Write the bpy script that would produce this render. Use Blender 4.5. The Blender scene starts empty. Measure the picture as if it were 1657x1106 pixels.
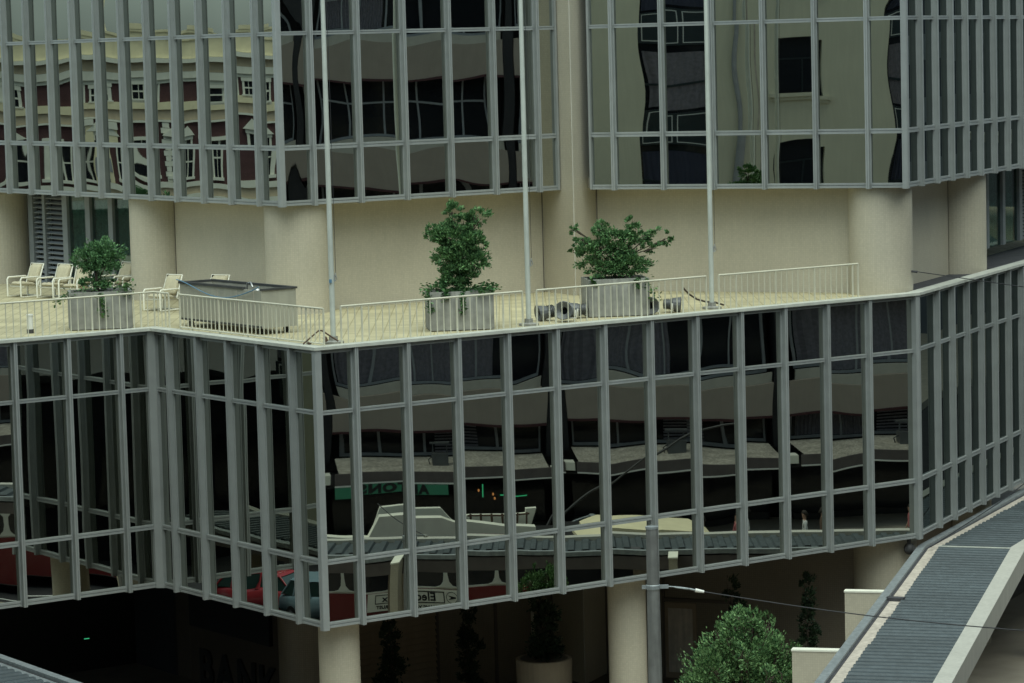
import bpy, bmesh, math, random
from mathutils import Vector, Matrix
random.seed(7)
R = math.radians
sc = bpy.context.scene
COL = sc.collection

# ------------------------------------------------------------------ camera
CAM_Z, PITCH, ROLL = 6.504, R(5.422), R(1.501)
cam = bpy.data.cameras.new('camera'); co = bpy.data.objects.new('camera', cam); COL.objects.link(co)
cam.sensor_width = 36.0; cam.lens = 36.0 * 4968.0 / 1657.0
cam.clip_start = 1.0; cam.clip_end = 2000.0
cp, sp, cr, sr = math.cos(PITCH), math.sin(PITCH), math.cos(ROLL), math.sin(ROLL)
right = Vector((cr, -sr * sp, -sr * cp)); up = Vector((sr, cr * sp, cr * cp)); fwd = Vector((0, cp, -sp))
M = Matrix((right, up, -fwd)).transposed().to_4x4(); M.translation = Vector((0, 0, CAM_Z))
co.matrix_world = M
sc.camera = co

# ------------------------------------------------------------------ sky, sun, exposure
SUN_EL, SUN_AZ = R(66), R(172)          # azimuth measured clockwise from +Y
world = bpy.data.worlds.new('World'); sc.world = world; world.use_nodes = True
nt = world.node_tree; nt.nodes.clear()
sky = nt.nodes.new('ShaderNodeTexSky'); sky.sky_type = 'NISHITA'; sky.sun_disc = False
sky.sun_elevation = SUN_EL; sky.sun_rotation = SUN_AZ; sky.dust_density = 1.5; sky.air_density = 1.0; sky.ozone_density = 1.0
hs = nt.nodes.new('ShaderNodeHueSaturation'); hs.inputs['Saturation'].default_value = 0.38
mx = nt.nodes.new('ShaderNodeMix'); mx.data_type = 'RGBA'; mx.blend_type = 'MULTIPLY'; mx.inputs[0].default_value = 1.0
mx.inputs[7].default_value = (0.81, 1.0, 0.99, 1)
bg = nt.nodes.new('ShaderNodeBackground'); bg.inputs['Strength'].default_value = 0.09
wo = nt.nodes.new('ShaderNodeOutputWorld')
nt.links.new(sky.outputs[0], hs.inputs['Color']); nt.links.new(hs.outputs[0], mx.inputs[6])
nt.links.new(mx.outputs[2], bg.inputs['Color']); nt.links.new(bg.outputs[0], wo.inputs['Surface'])
sl = bpy.data.lights.new('sun', 'SUN'); sl.energy = 1.5; sl.angle = R(70); sl.color = (0.94, 1.0, 0.87)
so = bpy.data.objects.new('sun', sl); COL.objects.link(so)
sd = Vector((math.sin(SUN_AZ) * math.cos(SUN_EL), math.cos(SUN_AZ) * math.cos(SUN_EL), math.sin(SUN_EL)))
so.rotation_euler = sd.to_track_quat('Z', 'Y').to_euler(); so.location = (0, 0, 60)
sc.view_settings.view_transform = 'Standard'; sc.view_settings.look = 'None'
sc.view_settings.exposure = 0.92; sc.view_settings.gamma = 1.0; sc.view_settings.use_curve_mapping = False
sc.render.engine = 'CYCLES'
sc.cycles.max_bounces = 8; sc.cycles.glossy_bounces = 4; sc.cycles.diffuse_bounces = 4

# ------------------------------------------------------------------ frames of reference (metres, terrace floor z = 0)
def u2(deg): return Vector((math.cos(R(deg)), math.sin(R(deg))))
def nrm(d): return Vector((d.y, -d.x))
TA = 35.526
dA, dB, dG, dD = u2(TA), u2(TA - 90), u2(TA - 60), u2(TA + 30)
nA, nB, nG, nD = nrm(dA), nrm(dB), nrm(dG), nrm(dD)
BC = Vector((-4.355, 67.519)); CD = BC + dA * 18.135; AB = BC - dB * 7.466
EF = Vector((-5.655, 76.410)); GH = Vector((10.127, 77.668))
L = [0.0, -1.417, -4.773, -6.245]
U = [2.781, 4.214, 7.062, 8.50, 11.35]
GZ = -10.6
SB = 1.1                                   # set-back of the tiled core behind the upper curtain wall
def st(u, w, z):                           # street frame: u along the street, w across it
    p = CD + dD * u + nD * w
    return Vector((p.x, p.y, z))
def v3(p, z): return Vector((p.x, p.y, z))

# ------------------------------------------------------------------ materials
MAT = {}
def material(name, col, rough=0.6, metal=0.0, var=0.12, scale=3.0, bump=0.0, bscale=40.0, spec=0.5, emit=None, estr=0.0, streak=0.0, rnd=0.0):
    m = bpy.data.materials.new(name); m.use_nodes = True
    n = m.node_tree.nodes; l = m.node_tree.links
    b = n['Principled BSDF']
    b.inputs['Roughness'].default_value = rough; b.inputs['Metallic'].default_value = metal
    b.inputs['Specular IOR Level'].default_value = spec
    tc = n.new('ShaderNodeTexCoord')
    if var > 0:
        no = n.new('ShaderNodeTexNoise'); no.inputs['Scale'].default_value = scale; no.inputs['Detail'].default_value = 6
        l.new(tc.outputs['Object'], no.inputs['Vector'])
        rp = n.new('ShaderNodeValToRGB')
        rp.color_ramp.elements[0].position = 0.3; rp.color_ramp.elements[1].position = 0.7
        rp.color_ramp.elements[0].color = tuple(c * (1 - var) for c in col) + (1,)
        rp.color_ramp.elements[1].color = tuple(min(1, c * (1 + var)) for c in col) + (1,)
        l.new(no.outputs['Fac'], rp.inputs[0])
        out = rp.outputs[0]
        if streak > 0:                      # rain streaks and grime running down
            mp = n.new('ShaderNodeMapping'); mp.inputs['Scale'].default_value = (5.0, 5.0, 0.35)
            l.new(tc.outputs['Object'], mp.inputs[0])
            n2 = n.new('ShaderNodeTexNoise'); n2.inputs['Scale'].default_value = 2.0; n2.inputs['Detail'].default_value = 8
            l.new(mp.outputs[0], n2.inputs['Vector'])
            r2 = n.new('ShaderNodeValToRGB'); r2.color_ramp.elements[0].position = 0.42; r2.color_ramp.elements[1].position = 0.62
            r2.color_ramp.elements[0].color = (1 - streak,) * 3 + (1,); r2.color_ramp.elements[1].color = (1, 1, 1, 1)
            l.new(n2.outputs['Fac'], r2.inputs[0])
            mm = n.new('ShaderNodeMix'); mm.data_type = 'RGBA'; mm.blend_type = 'MULTIPLY'; mm.inputs[0].default_value = 1
            l.new(out, mm.inputs[6]); l.new(r2.outputs[0], mm.inputs[7]); out = mm.outputs[2]
        if rnd > 0:                         # each piece weathered a little differently
            oi = n.new('ShaderNodeObjectInfo'); mr = n.new('ShaderNodeMapRange'); mr.inputs['To Min'].default_value = 1 - rnd; mr.inputs['To Max'].default_value = 1.0
            l.new(oi.outputs['Random'], mr.inputs['Value']); m3 = n.new('ShaderNodeMix'); m3.data_type = 'RGBA'; m3.blend_type = 'MULTIPLY'; m3.inputs[0].default_value = 1
            l.new(out, m3.inputs[6]); l.new(mr.outputs[0], m3.inputs[7]); out = m3.outputs[2]
        l.new(out, b.inputs['Base Color'])
    else:
        b.inputs['Base Color'].default_value = tuple(col) + (1,)
    if bump > 0:
        nb = n.new('ShaderNodeTexNoise'); nb.inputs['Scale'].default_value = bscale; nb.inputs['Detail'].default_value = 4
        l.new(tc.outputs['Object'], nb.inputs['Vector'])
        bp = n.new('ShaderNodeBump'); bp.inputs['Strength'].default_value = bump; bp.inputs['Distance'].default_value = 0.02
        l.new(nb.outputs['Fac'], bp.inputs['Height']); l.new(bp.outputs[0], b.inputs['Normal'])
    if emit:
        b.inputs['Emission Color'].default_value = tuple(emit) + (1,); b.inputs['Emission Strength'].default_value = estr
    MAT[name] = m
    return m

def tile_material(name, col, size, mortar, mcol, rough=0.45, var=0.1, streak=0.15):
    m = material(name, col, rough, var=0.15 if 'terrace' in name else 0.07, scale=0.9 if 'terrace' in name else 0.7, streak=streak)
    n = m.node_tree.nodes; l = m.node_tree.links; b = n['Principled BSDF']
    src = b.inputs['Base Color'].links[0].from_socket
    uv = n.new('ShaderNodeUVMap')
    br = n.new('ShaderNodeTexBrick'); br.offset = 0.0; br.squash = 1.0
    br.inputs['Scale'].default_value = 1.0; br.inputs['Brick Width'].default_value = size; br.inputs['Row Height'].default_value = size
    br.inputs['Mortar Size'].default_value = mortar; br.inputs['Mortar Smooth'].default_value = 0.2; br.inputs['Bias'].default_value = 0.0
    br.inputs['Color1'].default_value = (1 - var, 1 - var, 1 - var, 1); br.inputs['Color2'].default_value = (1, 1, 1, 1)
    br.inputs['Mortar'].default_value = tuple(mcol) + (1,)
    l.new(uv.outputs[0], br.inputs['Vector'])
    mm = n.new('ShaderNodeMix'); mm.data_type = 'RGBA'; mm.blend_type = 'MULTIPLY'; mm.inputs[0].default_value = 1
    l.new(src, mm.inputs[6]); l.new(br.outputs['Color'], mm.inputs[7]); l.new(mm.outputs[2], b.inputs['Base Color'])
    bp = n.new('ShaderNodeBump'); bp.inputs['Strength'].default_value = 0.25; bp.inputs['Distance'].default_value = 0.004; bp.invert = True
    l.new(br.outputs['Fac'], bp.inputs['Height']); l.new(bp.outputs[0], b.inputs['Normal'])
    return m

def foliage_material(name, dark, light):
    m = bpy.data.materials.new(name); m.use_nodes = True
    n = m.node_tree.nodes; l = m.node_tree.links; b = n['Principled BSDF']
    g = n.new('ShaderNodeNewGeometry'); rp = n.new('ShaderNodeValToRGB')
    rp.color_ramp.elements[0].color = tuple(dark) + (1,); rp.color_ramp.elements[1].color = tuple(light) + (1,)
    l.new(g.outputs['Random Per Island'], rp.inputs[0]); l.new(rp.outputs[0], b.inputs['Base Color'])
    b.inputs['Roughness'].default_value = 0.5; b.inputs['Specular IOR Level'].default_value = 0.2
    MAT[name] = m
    return m

material('anodised_frame', (0.36, 0.38, 0.375), 0.40, 0.25, 0.06, 2.5, streak=0.05, rnd=0.14)
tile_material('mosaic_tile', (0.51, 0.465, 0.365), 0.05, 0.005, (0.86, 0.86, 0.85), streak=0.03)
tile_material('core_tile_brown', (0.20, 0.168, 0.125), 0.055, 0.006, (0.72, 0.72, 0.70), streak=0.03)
tile_material('core_tile_shaded', (0.06, 0.045, 0.033), 0.055, 0.006, (0.8, 0.8, 0.8), streak=0.03)  # darker copy of the core tile, undercroft shade put into its colour
tile_material('terrace_tile', (0.48, 0.43, 0.265), 0.30, 0.014, (0.62, 0.60, 0.55), 0.7, 0.16, 0.0)
material('mirror_glass', (0.47, 0.485, 0.44), 0.008, 1.0, 0.0)
MAT['mirror_glass'].node_tree.nodes['Principled BSDF'].inputs['Specular Tint'].default_value = (0.16, 0.19, 0.22, 1)
material('dark_backing', (0.02, 0.02, 0.022), 0.8, var=0)
material('soffit_paint', (0.40, 0.38, 0.32), 0.8, var=0.08)
material('coping_metal', (0.52, 0.53, 0.47), 0.5, 0.1, 0.12, 4.0)
material('dark_membrane', (0.045, 0.045, 0.05), 0.8, var=0.3, bump=0.3)
material('joint_sealant', (0.10, 0.085, 0.07), 0.8, var=0)
material('window_frame_grey', (0.24, 0.26, 0.27), 0.45, 0.2, 0.08)
material('louvre_grey', (0.30, 0.32, 0.33), 0.5, 0.1, 0.08)
material('clear_dark_glass', (0.03, 0.06, 0.055), 0.03, 0.0, 0.0, spec=1.0)
m_ = bpy.data.materials.new('terrace_glass'); m_.use_nodes = True; n_ = m_.node_tree.nodes; n_.remove(n_['Principled BSDF'])
t_ = n_.new('ShaderNodeBsdfTransparent'); t_.inputs[0].default_value = (.56, .69, .66, 1); g_ = n_.new('ShaderNodeBsdfGlossy'); g_.inputs['Roughness'].default_value = .02
x_ = n_.new('ShaderNodeMixShader'); x_.inputs[0].default_value = .14; m_.node_tree.links.new(t_.outputs[0], x_.inputs[1]); m_.node_tree.links.new(g_.outputs[0], x_.inputs[2])
m_.node_tree.links.new(x_.outputs[0], n_['Material Output'].inputs['Surface']); MAT['terrace_glass'] = m_
material('curtain', (0.40, 0.48, 0.44), 0.8, var=0.2, scale=8)
material('railing_paint', (0.58, 0.56, 0.44), 0.45, var=0.08)
material('pole_paint', (0.52, 0.55, 0.50), 0.45, var=0.08, streak=0.12)
material('concrete', (0.30, 0.30, 0.27), 0.85, var=0.18, scale=5, bump=0.25, streak=0.25)
material('trough_board', (0.34, 0.33, 0.27), 0.7, var=0.08, streak=0.06)
material('rim_dark', (0.045, 0.045, 0.045), 0.6, var=0.2)
material('steel', (0.55, 0.55, 0.53), 0.35, 0.8, 0.1)
material('hose_blue', (0.10, 0.20, 0.30), 0.5, var=0.1)
material('rust_iron', (0.09, 0.055, 0.035), 0.8, var=0.3, scale=20)
material('hose_brown', (0.05, 0.035, 0.025), 0.6, var=0.2)
material('cushion', (0.50, 0.45, 0.31), 0.85, var=0.08, scale=10, bump=0.2)
material('chair_frame', (0.76, 0.74, 0.62), 0.35, var=0.04)
material('soil', (0.035, 0.025, 0.018), 0.95, var=0.3, scale=15, bump=0.5)
material('bark', (0.06, 0.045, 0.033), 0.9, var=0.3, scale=12, bump=0.5)
foliage_material('leaf_dark', (0.028, 0.084, 0.032), (0.155, 0.29, 0.110))
foliage_material('leaf_green', (0.032, 0.088, 0.038), (0.14, 0.28, 0.115))
foliage_material('leaf_olive', (0.026, 0.080, 0.030), (0.18, 0.31, 0.120))
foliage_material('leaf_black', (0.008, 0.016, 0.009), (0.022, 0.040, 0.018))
material('fixture_grey', (0.11, 0.115, 0.115), 0.5, 0.3, 0.15)
material('white_enamel', (0.75, 0.75, 0.70), 0.4, var=0.05)
material('galvanised', (0.30, 0.33, 0.34), 0.5, 0.35, 0.15, 6, streak=0.15)
material('roof_sheet', (0.074, 0.094, 0.104), 0.55, 0.2, 0.15, 3, streak=0.15, rnd=0.22)
material('flashing', (0.52, 0.46, 0.39), 0.7, var=0.15, scale=4, streak=0.2)
material('fascia_concrete', (0.45, 0.44, 0.39), 0.8, var=0.05, scale=2, bump=0.06, streak=0.10)
material('asphalt', (0.035, 0.035, 0.037), 0.95, var=0.2, scale=2, bump=0.3, spec=0.15)
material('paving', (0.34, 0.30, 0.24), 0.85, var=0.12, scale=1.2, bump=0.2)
material('shaded_paving', (0.12, 0.105, 0.085), 0.9, var=0.15, scale=1.2, bump=0.2, spec=0.2)  # paving tone with the podium's deep shade put into the colour
material('dark_brick', (0.028, 0.026, 0.028), 0.9, var=0.15, scale=3, spec=0.2)
material('tub_brown', (0.16, 0.13, 0.09), 0.85, var=0.15, scale=2)
material('road_paint', (0.75, 0.75, 0.72), 0.7, var=0.05)
material('grey_post', (0.16, 0.165, 0.16), 0.65, 0.1, 0.15, 5, streak=0.25)
material('black_sign', (0.006, 0.006, 0.006), 0.6, var=0)
material('wire', (0.03, 0.03, 0.033), 0.6, var=0)
material('tower_shutter', (0.27, 0.21, 0.15), 0.7, var=0.1)
material('spandrel', (0.30, 0.255, 0.21), 0.8, var=0.05, scale=1.5, bump=0.1, streak=0.03)
material('spandrel_lip', (0.42, 0.40, 0.34), 0.7, var=0.06)
material('maroon', (0.05, 0.012, 0.014), 0.6, var=0.1)
material('black_tile', (0.012, 0.012, 0.014), 0.5, var=0.2)
material('opp_glass', (0.012, 0.014, 0.018), 0.08, 0.0, 0.0, spec=0.4)
material('opp_frame', (0.30, 0.31, 0.32), 0.5, 0.1, 0.1)
material('opp_curtain', (0.16, 0.15, 0.17), 0.9, var=0.2, scale=9)
material('verandah_sheet', (0.42, 0.38, 0.31), 0.8, var=0.25, scale=1.5, streak=0.3)
material('verandah_fascia', (0.10, 0.085, 0.08), 0.7, var=0.15)
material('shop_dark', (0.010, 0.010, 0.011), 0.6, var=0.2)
material('sign_green', (0.03, 0.13, 0.08), 0.6, var=0, emit=(0.05, 0.36, 0.19), estr=0.05)
material('sign_ink', (0.008, 0.010, 0.009), 0.7, var=0)
material('neon_green', (0.1, 0.8, 0.4), 0.5, var=0, emit=(0.1, 1.0, 0.45), estr=0.22)
material('lamp_amber', (0.9, 0.5, 0.2), 0.5, var=0, emit=(1.0, 0.42, 0.14), estr=0.30)
material('brick_red', (0.085, 0.038, 0.038), 0.85, var=0.15, scale=6)
material('stucco_cream', (0.78, 0.70, 0.46), 0.8, var=0.08, scale=2)
material('stucco_white', (0.74, 0.73, 0.62), 0.8, var=0.07, scale=2)
material('stucco_tan', (0.52, 0.43, 0.30), 0.8, var=0.08, scale=2)
material('render_beige', (0.62, 0.60, 0.46), 0.85, var=0.05, scale=0.6, bump=0.1, streak=0.04)
material('ink_blue_panel', (0.010, 0.020, 0.024), 0.35, var=0.1)
material('white_bead', (0.55, 0.57, 0.55), 0.5, var=0)
material('far_office', (0.10, 0.11, 0.13), 0.8, var=0.05)
material('bus_red', (0.14, 0.006, 0.009), 0.3, 0.0, 0.06, spec=0.6)
material('bus_cream', (0.62, 0.62, 0.54), 0.35, var=0.05)
material('tyre', (0.02, 0.02, 0.02), 0.8, var=0.1)
material('car_red', (0.36, 0.04, 0.05), 0.25, 0.0, 0.03, spec=0.6)
material('car_blue', (0.22, 0.32, 0.36), 0.25, 0.0, 0.03, spec=0.6)
material('chrome', (0.7, 0.7, 0.7), 0.15, 1.0, 0.0)
material('lamp_glass', (0.8, 0.8, 0.75), 0.2, var=0)
material('skin', (0.42, 0.25, 0.17), 0.6, var=0.05)
material('hair', (0.025, 0.018, 0.012), 0.7, var=0.1)
material('cloth_white', (0.72, 0.72, 0.68), 0.85, var=0.06)
material('cloth_navy', (0.03, 0.035, 0.06), 0.85, var=0.1)
material('cloth_rose', (0.40, 0.13, 0.13), 0.85, var=0.1)
material('cloth_brown', (0.14, 0.09, 0.06), 0.85, var=0.1)

# ------------------------------------------------------------------ mesh building helpers
class MB:
    def __init__(s): s.v = []; s.f = []; s.uv = []; s.mi = []; s.smooth = []
    def face(s, pts, uvs=None, mi=0, sm=False):
        i = len(s.v); s.v += [tuple(p) for p in pts]; s.f.append(tuple(range(i, i + len(pts)))); s.uv.append(uvs); s.mi.append(mi); s.smooth.append(sm)
    def idx(s, verts, faces, mi=0, sm=False):
        i = len(s.v); s.v += [tuple(p) for p in verts]
        for f in faces: s.f.append(tuple(k + i for k in f)); s.uv.append(None); s.mi.append(mi); s.smooth.append(sm)
    def box(s, a, b, mi=0):                 # axis aligned, local
        x0, y0, z0 = a; x1, y1, z1 = b
        V = [(x0, y0, z0), (x1, y0, z0), (x1, y1, z0), (x0, y1, z0), (x0, y0, z1), (x1, y0, z1), (x1, y1, z1), (x0, y1, z1)]
        s.idx(V, [(0, 3, 2, 1), (4, 5, 6, 7), (0, 1, 5, 4), (1, 2, 6, 5), (2, 3, 7, 6), (3, 0, 4, 7)], mi)
    def obox(s, o, d, n, x0, x1, y0, y1, z0, z1, mi=0):   # box in a 2-D frame: x along d, y along n, from point o
        P = lambda x, y, z: (o.x + d.x * x + n.x * y, o.y + d.y * x + n.y * y, z)
        V = [P(x0, y0, z0), P(x1, y0, z0), P(x1, y1, z0), P(x0, y1, z0), P(x0, y0, z1), P(x1, y0, z1), P(x1, y1, z1), P(x0, y1, z1)]
        F = [(0, 3, 2, 1), (4, 5, 6, 7), (0, 1, 5, 4), (1, 2, 6, 5), (2, 3, 7, 6), (3, 0, 4, 7)]
        if (d.x * n.y - d.y * n.x) < 0: F = [tuple(reversed(f)) for f in F]
        s.idx(V, F, mi)
    def prism(s, poly, z0, z1, mi=0):       # extrude 2-D polygon upward, with UVs on the sides
        n = len(poly); a = sum(poly[i][0] * poly[(i + 1) % n][1] - poly[(i + 1) % n][0] * poly[i][1] for i in range(n))
        P = list(poly) if a > 0 else list(reversed(poly))
        run = 0.0
        for i in range(n):
            p, q = P[i], P[(i + 1) % n]; ln = math.hypot(q[0] - p[0], q[1] - p[1])
            s.face([(p[0], p[1], z0), (q[0], q[1], z0), (q[0], q[1], z1), (p[0], p[1], z1)], [(run, z0), (run + ln, z0), (run + ln, z1), (run, z1)], mi)
            run += ln
        s.face([(p[0], p[1], z1) for p in P], [(p[0], p[1]) for p in P], mi)
        s.face([(p[0], p[1], z0) for p in reversed(P)], [(p[0], p[1]) for p in reversed(P)], mi)
    def profile(s, prof, p0, ax, ay, az, ln, mi=0):   # profile in (ax, ay), extruded along az by ln
        n = len(prof); A = [p0 + ax * a + ay * b for a, b in prof]; B = [p + az * ln for p in A]
        ar = sum(prof[i][0] * prof[(i + 1) % n][1] - prof[(i + 1) % n][0] * prof[i][1] for i in range(n))
        if (ar > 0) != (ax.cross(ay).dot(az) > 0): A.reverse(); B.reverse()
        for i in range(n):
            j = (i + 1) % n
            s.face([A[i], A[j], B[j], B[i]], None, mi)
        s.face(list(reversed(A)), None, mi); s.face(B, None, mi)
    def tube(s, pts, rad, seg=8, caps=True, mi=0):
        pts = [Vector(p) for p in pts]; n = len(pts)
        rs = rad if isinstance(rad, (list, tuple)) else [rad] * n
        rings = []
        ref = None
        for i, p in enumerate(pts):
            t = (pts[min(i + 1, n - 1)] - pts[max(i - 1, 0)]).normalized()
            if ref is None:
                ref = Vector((0, 0, 1)) if abs(t.z) < 0.9 else Vector((1, 0, 0))
            a = (ref - t * ref.dot(t)).normalized(); b = t.cross(a); ref = a
            rings.append([p + (a * math.cos(2 * math.pi * k / seg) + b * math.sin(2 * math.pi * k / seg)) * rs[i] for k in range(seg)])
        V = [q for r_ in rings for q in r_]; F = []
        for i in range(n - 1):
            for k in range(seg):
                k2 = (k + 1) % seg
                F.append((i * seg + k, i * seg + k2, (i + 1) * seg + k2, (i + 1) * seg + k))
        s.idx(V, F, mi, True)
        if caps:
            s.face(list(reversed(rings[0])), None, mi); s.face(rings[-1], None, mi)
    def lathe(s, cx, cy, prof, seg=32, mi=0, a0=0.0, a1=2 * math.pi):   # prof: (r, z) list from bottom to top, UV = (arc, z)
        for i in range(len(prof) - 1):
            (r0, z0), (r1, z1) = prof[i], prof[i + 1]
            for k in range(seg):
                t0, t1 = a0 + (a1 - a0) * k / seg, a0 + (a1 - a0) * (k + 1) / seg
                P = lambda r, t, z: (cx + r * math.cos(t), cy + r * math.sin(t), z)
                rr = max(r0, r1)
                s.face([P(r0, t0, z0), P(r0, t1, z0), P(r1, t1, z1), P(r1, t0, z1)], [(t0 * rr, z0), (t1 * rr, z0), (t1 * rr, z1), (t0 * rr, z1)], mi, True)
    def sphere(s, c, rx, ry, rz, seg=10, rings=7, mi=0):
        V = []; F = []
        for i in range(rings + 1):
            a = math.pi * i / rings
            for k in range(seg):
                t = 2 * math.pi * k / seg
                V.append((c[0] + rx * math.sin(a) * math.cos(t), c[1] + ry * math.sin(a) * math.sin(t), c[2] + rz * math.cos(a)))
        for i in range(rings):
            for k in range(seg):
                k2 = (k + 1) % seg
                F.append((i * seg + k, (i + 1) * seg + k, (i + 1) * seg + k2, i * seg + k2))
        s.idx(V, F, mi, True)
    def mesh(s, name, mats, weld=False):
        me = bpy.data.meshes.new(name); me.from_pydata(s.v, [], s.f)
        for m in mats: me.materials.append(MAT[m])
        for p, mi, sm in zip(me.polygons, s.mi, s.smooth): p.material_index = mi; p.use_smooth = sm
        if any(u is not None for u in s.uv):
            ul = me.uv_layers.new(name='UVMap')
            for p, u in zip(me.polygons, s.uv):
                if u is None: continue
                for li, q in zip(p.loop_indices, u): ul.data[li].uv = q
        if weld:
            bm = bmesh.new(); bm.from_mesh(me); bmesh.ops.remove_doubles(bm, verts=bm.verts, dist=1e-5); bm.to_mesh(me); bm.free()
        me.update()
        return me

WL = {}                                      # world location of un-rotated parents
def add(name, me, parent=None, loc=(0, 0, 0), rz=0.0, world=False):
    o = bpy.data.objects.new(name, me); COL.objects.link(o)
    lv = Vector(loc)
    if parent is not None:
        o.parent = parent
        if world: lv = lv - WL.get(parent.name, Vector((0, 0, 0)))
    o.location = lv; o.rotation_euler = (0, 0, rz)
    WL[o.name] = WL.get(parent.name, Vector((0, 0, 0))) + lv if parent is not None else lv
    return o
def part(name, mb, mat, parent, weld=False):          # mesh given in world coordinates, or local if the parent sits at 0
    base = WL[parent.name]
    mb.v = [(x - base.x, y - base.y, z - base.z) for x, y, z in mb.v]
    return add(name, mb.mesh(name, [mat] if isinstance(mat, str) else mat, weld), parent)
def local(name, mb, mat, parent, weld=False):         # mesh given in the parent's own coordinates
    return add(name, mb.mesh(name, [mat] if isinstance(mat, str) else mat, weld), parent)
def tag(o, label=None, cat=None, group=None, kind=None):
    if label: o['label'] = label
    if cat: o['category'] = cat
    if group: o['group'] = group
    if kind: o['kind'] = kind
    return o
def thing(name, label, cat, loc, rz=0.0, group=None):
    o = add(name, None, None, loc, rz); o.empty_display_size = 0.3
    return tag(o, label, cat, group)
def single(name, mb, mat, label, cat, loc, rz=0.0, group=None, weld=False):   # a thing that is one mesh, local coordinates
    o = add(name, mb.mesh(name, [mat] if isinstance(mat, str) else mat, weld), None, loc, rz)
    return tag(o, label, cat, group)
def single_w(name, mb, mat, label, cat, loc, group=None, weld=False):
    loc = Vector(loc); mb.v = [(x - loc.x, y - loc.y, z - loc.z) for x, y, z in mb.v]
    return single(name, mb, mat, label, cat, loc, 0.0, group, weld)
def structure(name, mb, mat, kind='structure'):
    o = add(name, mb.mesh(name, [mat] if isinstance(mat, str) else mat)); o['kind'] = kind
    return o
def copy_tree(o, parent=None):
    c = o.copy(); COL.objects.link(c)
    if parent is not None: c.parent = parent
    for ch in list(o.children): copy_tree(ch, c)
    return c
def offset_line(pts, dist):                  # mitred parallel of an open 2-D polyline, to the right-hand side (outwards here)
    out = []
    for i, p in enumerate(pts):
        ns = []
        if i > 0: ns.append(nrm((pts[i] - pts[i - 1]).normalized()))
        if i < len(pts) - 1: ns.append(nrm((pts[i + 1] - pts[i]).normalized()))
        if len(ns) == 1: out.append(p + ns[0] * dist)
        else:
            m = (ns[0] + ns[1]).normalized(); out.append(p + m * (dist / m.dot(ns[0])))
    return out
def text_mesh(body, size, depth=0.0, bold=0.0, spacing=1.0):
    cu = bpy.data.curves.new('lettering', 'FONT'); cu.body = body; cu.size = size; cu.extrude = depth; cu.offset = bold; cu.space_character = spacing
    cu.align_x = 'CENTER'; cu.align_y = 'CENTER'; cu.resolution_u = 3
    o = bpy.data.objects.new('lettering', cu); COL.objects.link(o)
    dg = bpy.context.evaluated_depsgraph_get()
    me = bpy.data.meshes.new_from_object(o.evaluated_get(dg))
    bpy.data.objects.remove(o); bpy.data.curves.remove(cu)
    return me
def lettering(name, body, size, mat, parent, pos, right2, depth=0.012, bold=0.0, spacing=1.0, squash=1.0):
    me = text_mesh(body, size, depth, bold, spacing); me.materials.clear(); me.materials.append(MAT[mat])
    n = Vector((right2.y, -right2.x))
    for v in me.vertices:
        x, y, z = v.co; x *= squash
        v.co = (right2.x * x + n.x * z, right2.y * x + n.y * z, y)
    me.name = name
    return add(name, me, parent, pos, 0.0, True)

# ------------------------------------------------------------------ ground
mb = MB(); mb.face([(-600, -600, GZ), (600, -600, GZ), (600, 600, GZ), (-600, 600, GZ)])
structure('street', mb, 'asphalt')
pv = [st(-24, -27, 0), st(62, -27, 0), st(62, 6.9, 0), st(-9, 6.9, 0), st(-24, 6.9, 0)]
mb = MB(); mb.prism([(p.x, p.y) for p in pv], GZ + 0.004, GZ + 0.13); structure('pavement', mb, 'paving')
pv = [st(-60, 18.4, 0), st(120, 18.4, 0), st(120, 29, 0), st(-60, 29, 0)]
mb = MB(); mb.prism([(p.x, p.y) for p in pv], GZ + 0.004, GZ + 0.36); structure('far_pavement', mb, 'paving')
k = 0
for w in (8.2, 12.9):
    for u in range(-36, 12, 6):
        p = st(u, w, 0); mb = MB(); mb.obox(p.to_2d(), dD, nD, 0, 3.0, 0, 0.12, GZ + 0.002, GZ + 0.006)
        o = structure('lane_line', mb, 'road_paint')

# ------------------------------------------------------------------ the office building
root = thing('office_building', 'white-framed mirror-glass office block with a terrace halfway up', 'office building', v3(BC, GZ))
FR = 0.17                                    # projection of the fins in front of the glass
def fin_mesh(name, z0, z1):
    prof = [(-.046, 0), (-.010, 0), (-.010, .016), (.010, .016), (.010, 0), (.046, 0), (.046, .022), (.032, .03), (.032, .142), (.068, .142), (.068, .18),
            (-.068, .18), (-.068, .142), (-.032, .142), (-.032, .03), (-.046, .022)]
    m = MB(); m.profile(prof, Vector((0, 0, z0)), Vector((1, 0, 0)), Vector((0, 1, 0)), Vector((0, 0, 1)), z1 - z0)
    return m.mesh(name, ['anodised_frame'])
BAR = {}
def bar_mesh(w, h):
    key = (round(w, 3), h)
    if key not in BAR:
        prof = [(.105, -h), (.105, -h * .25), (.122, -h * .15), (.122, h * .15), (.105, h * .25), (.105, h), (.178, h), (.178, -h)]
        m = MB(); m.profile(prof, Vector((-w / 2, 0, 0)), Vector((0, 1, 0)), Vector((0, 0, 1)), Vector((1, 0, 0)), w)
        BAR[key] = m.mesh('transom', ['anodised_frame'])
    return BAR[key]
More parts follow.
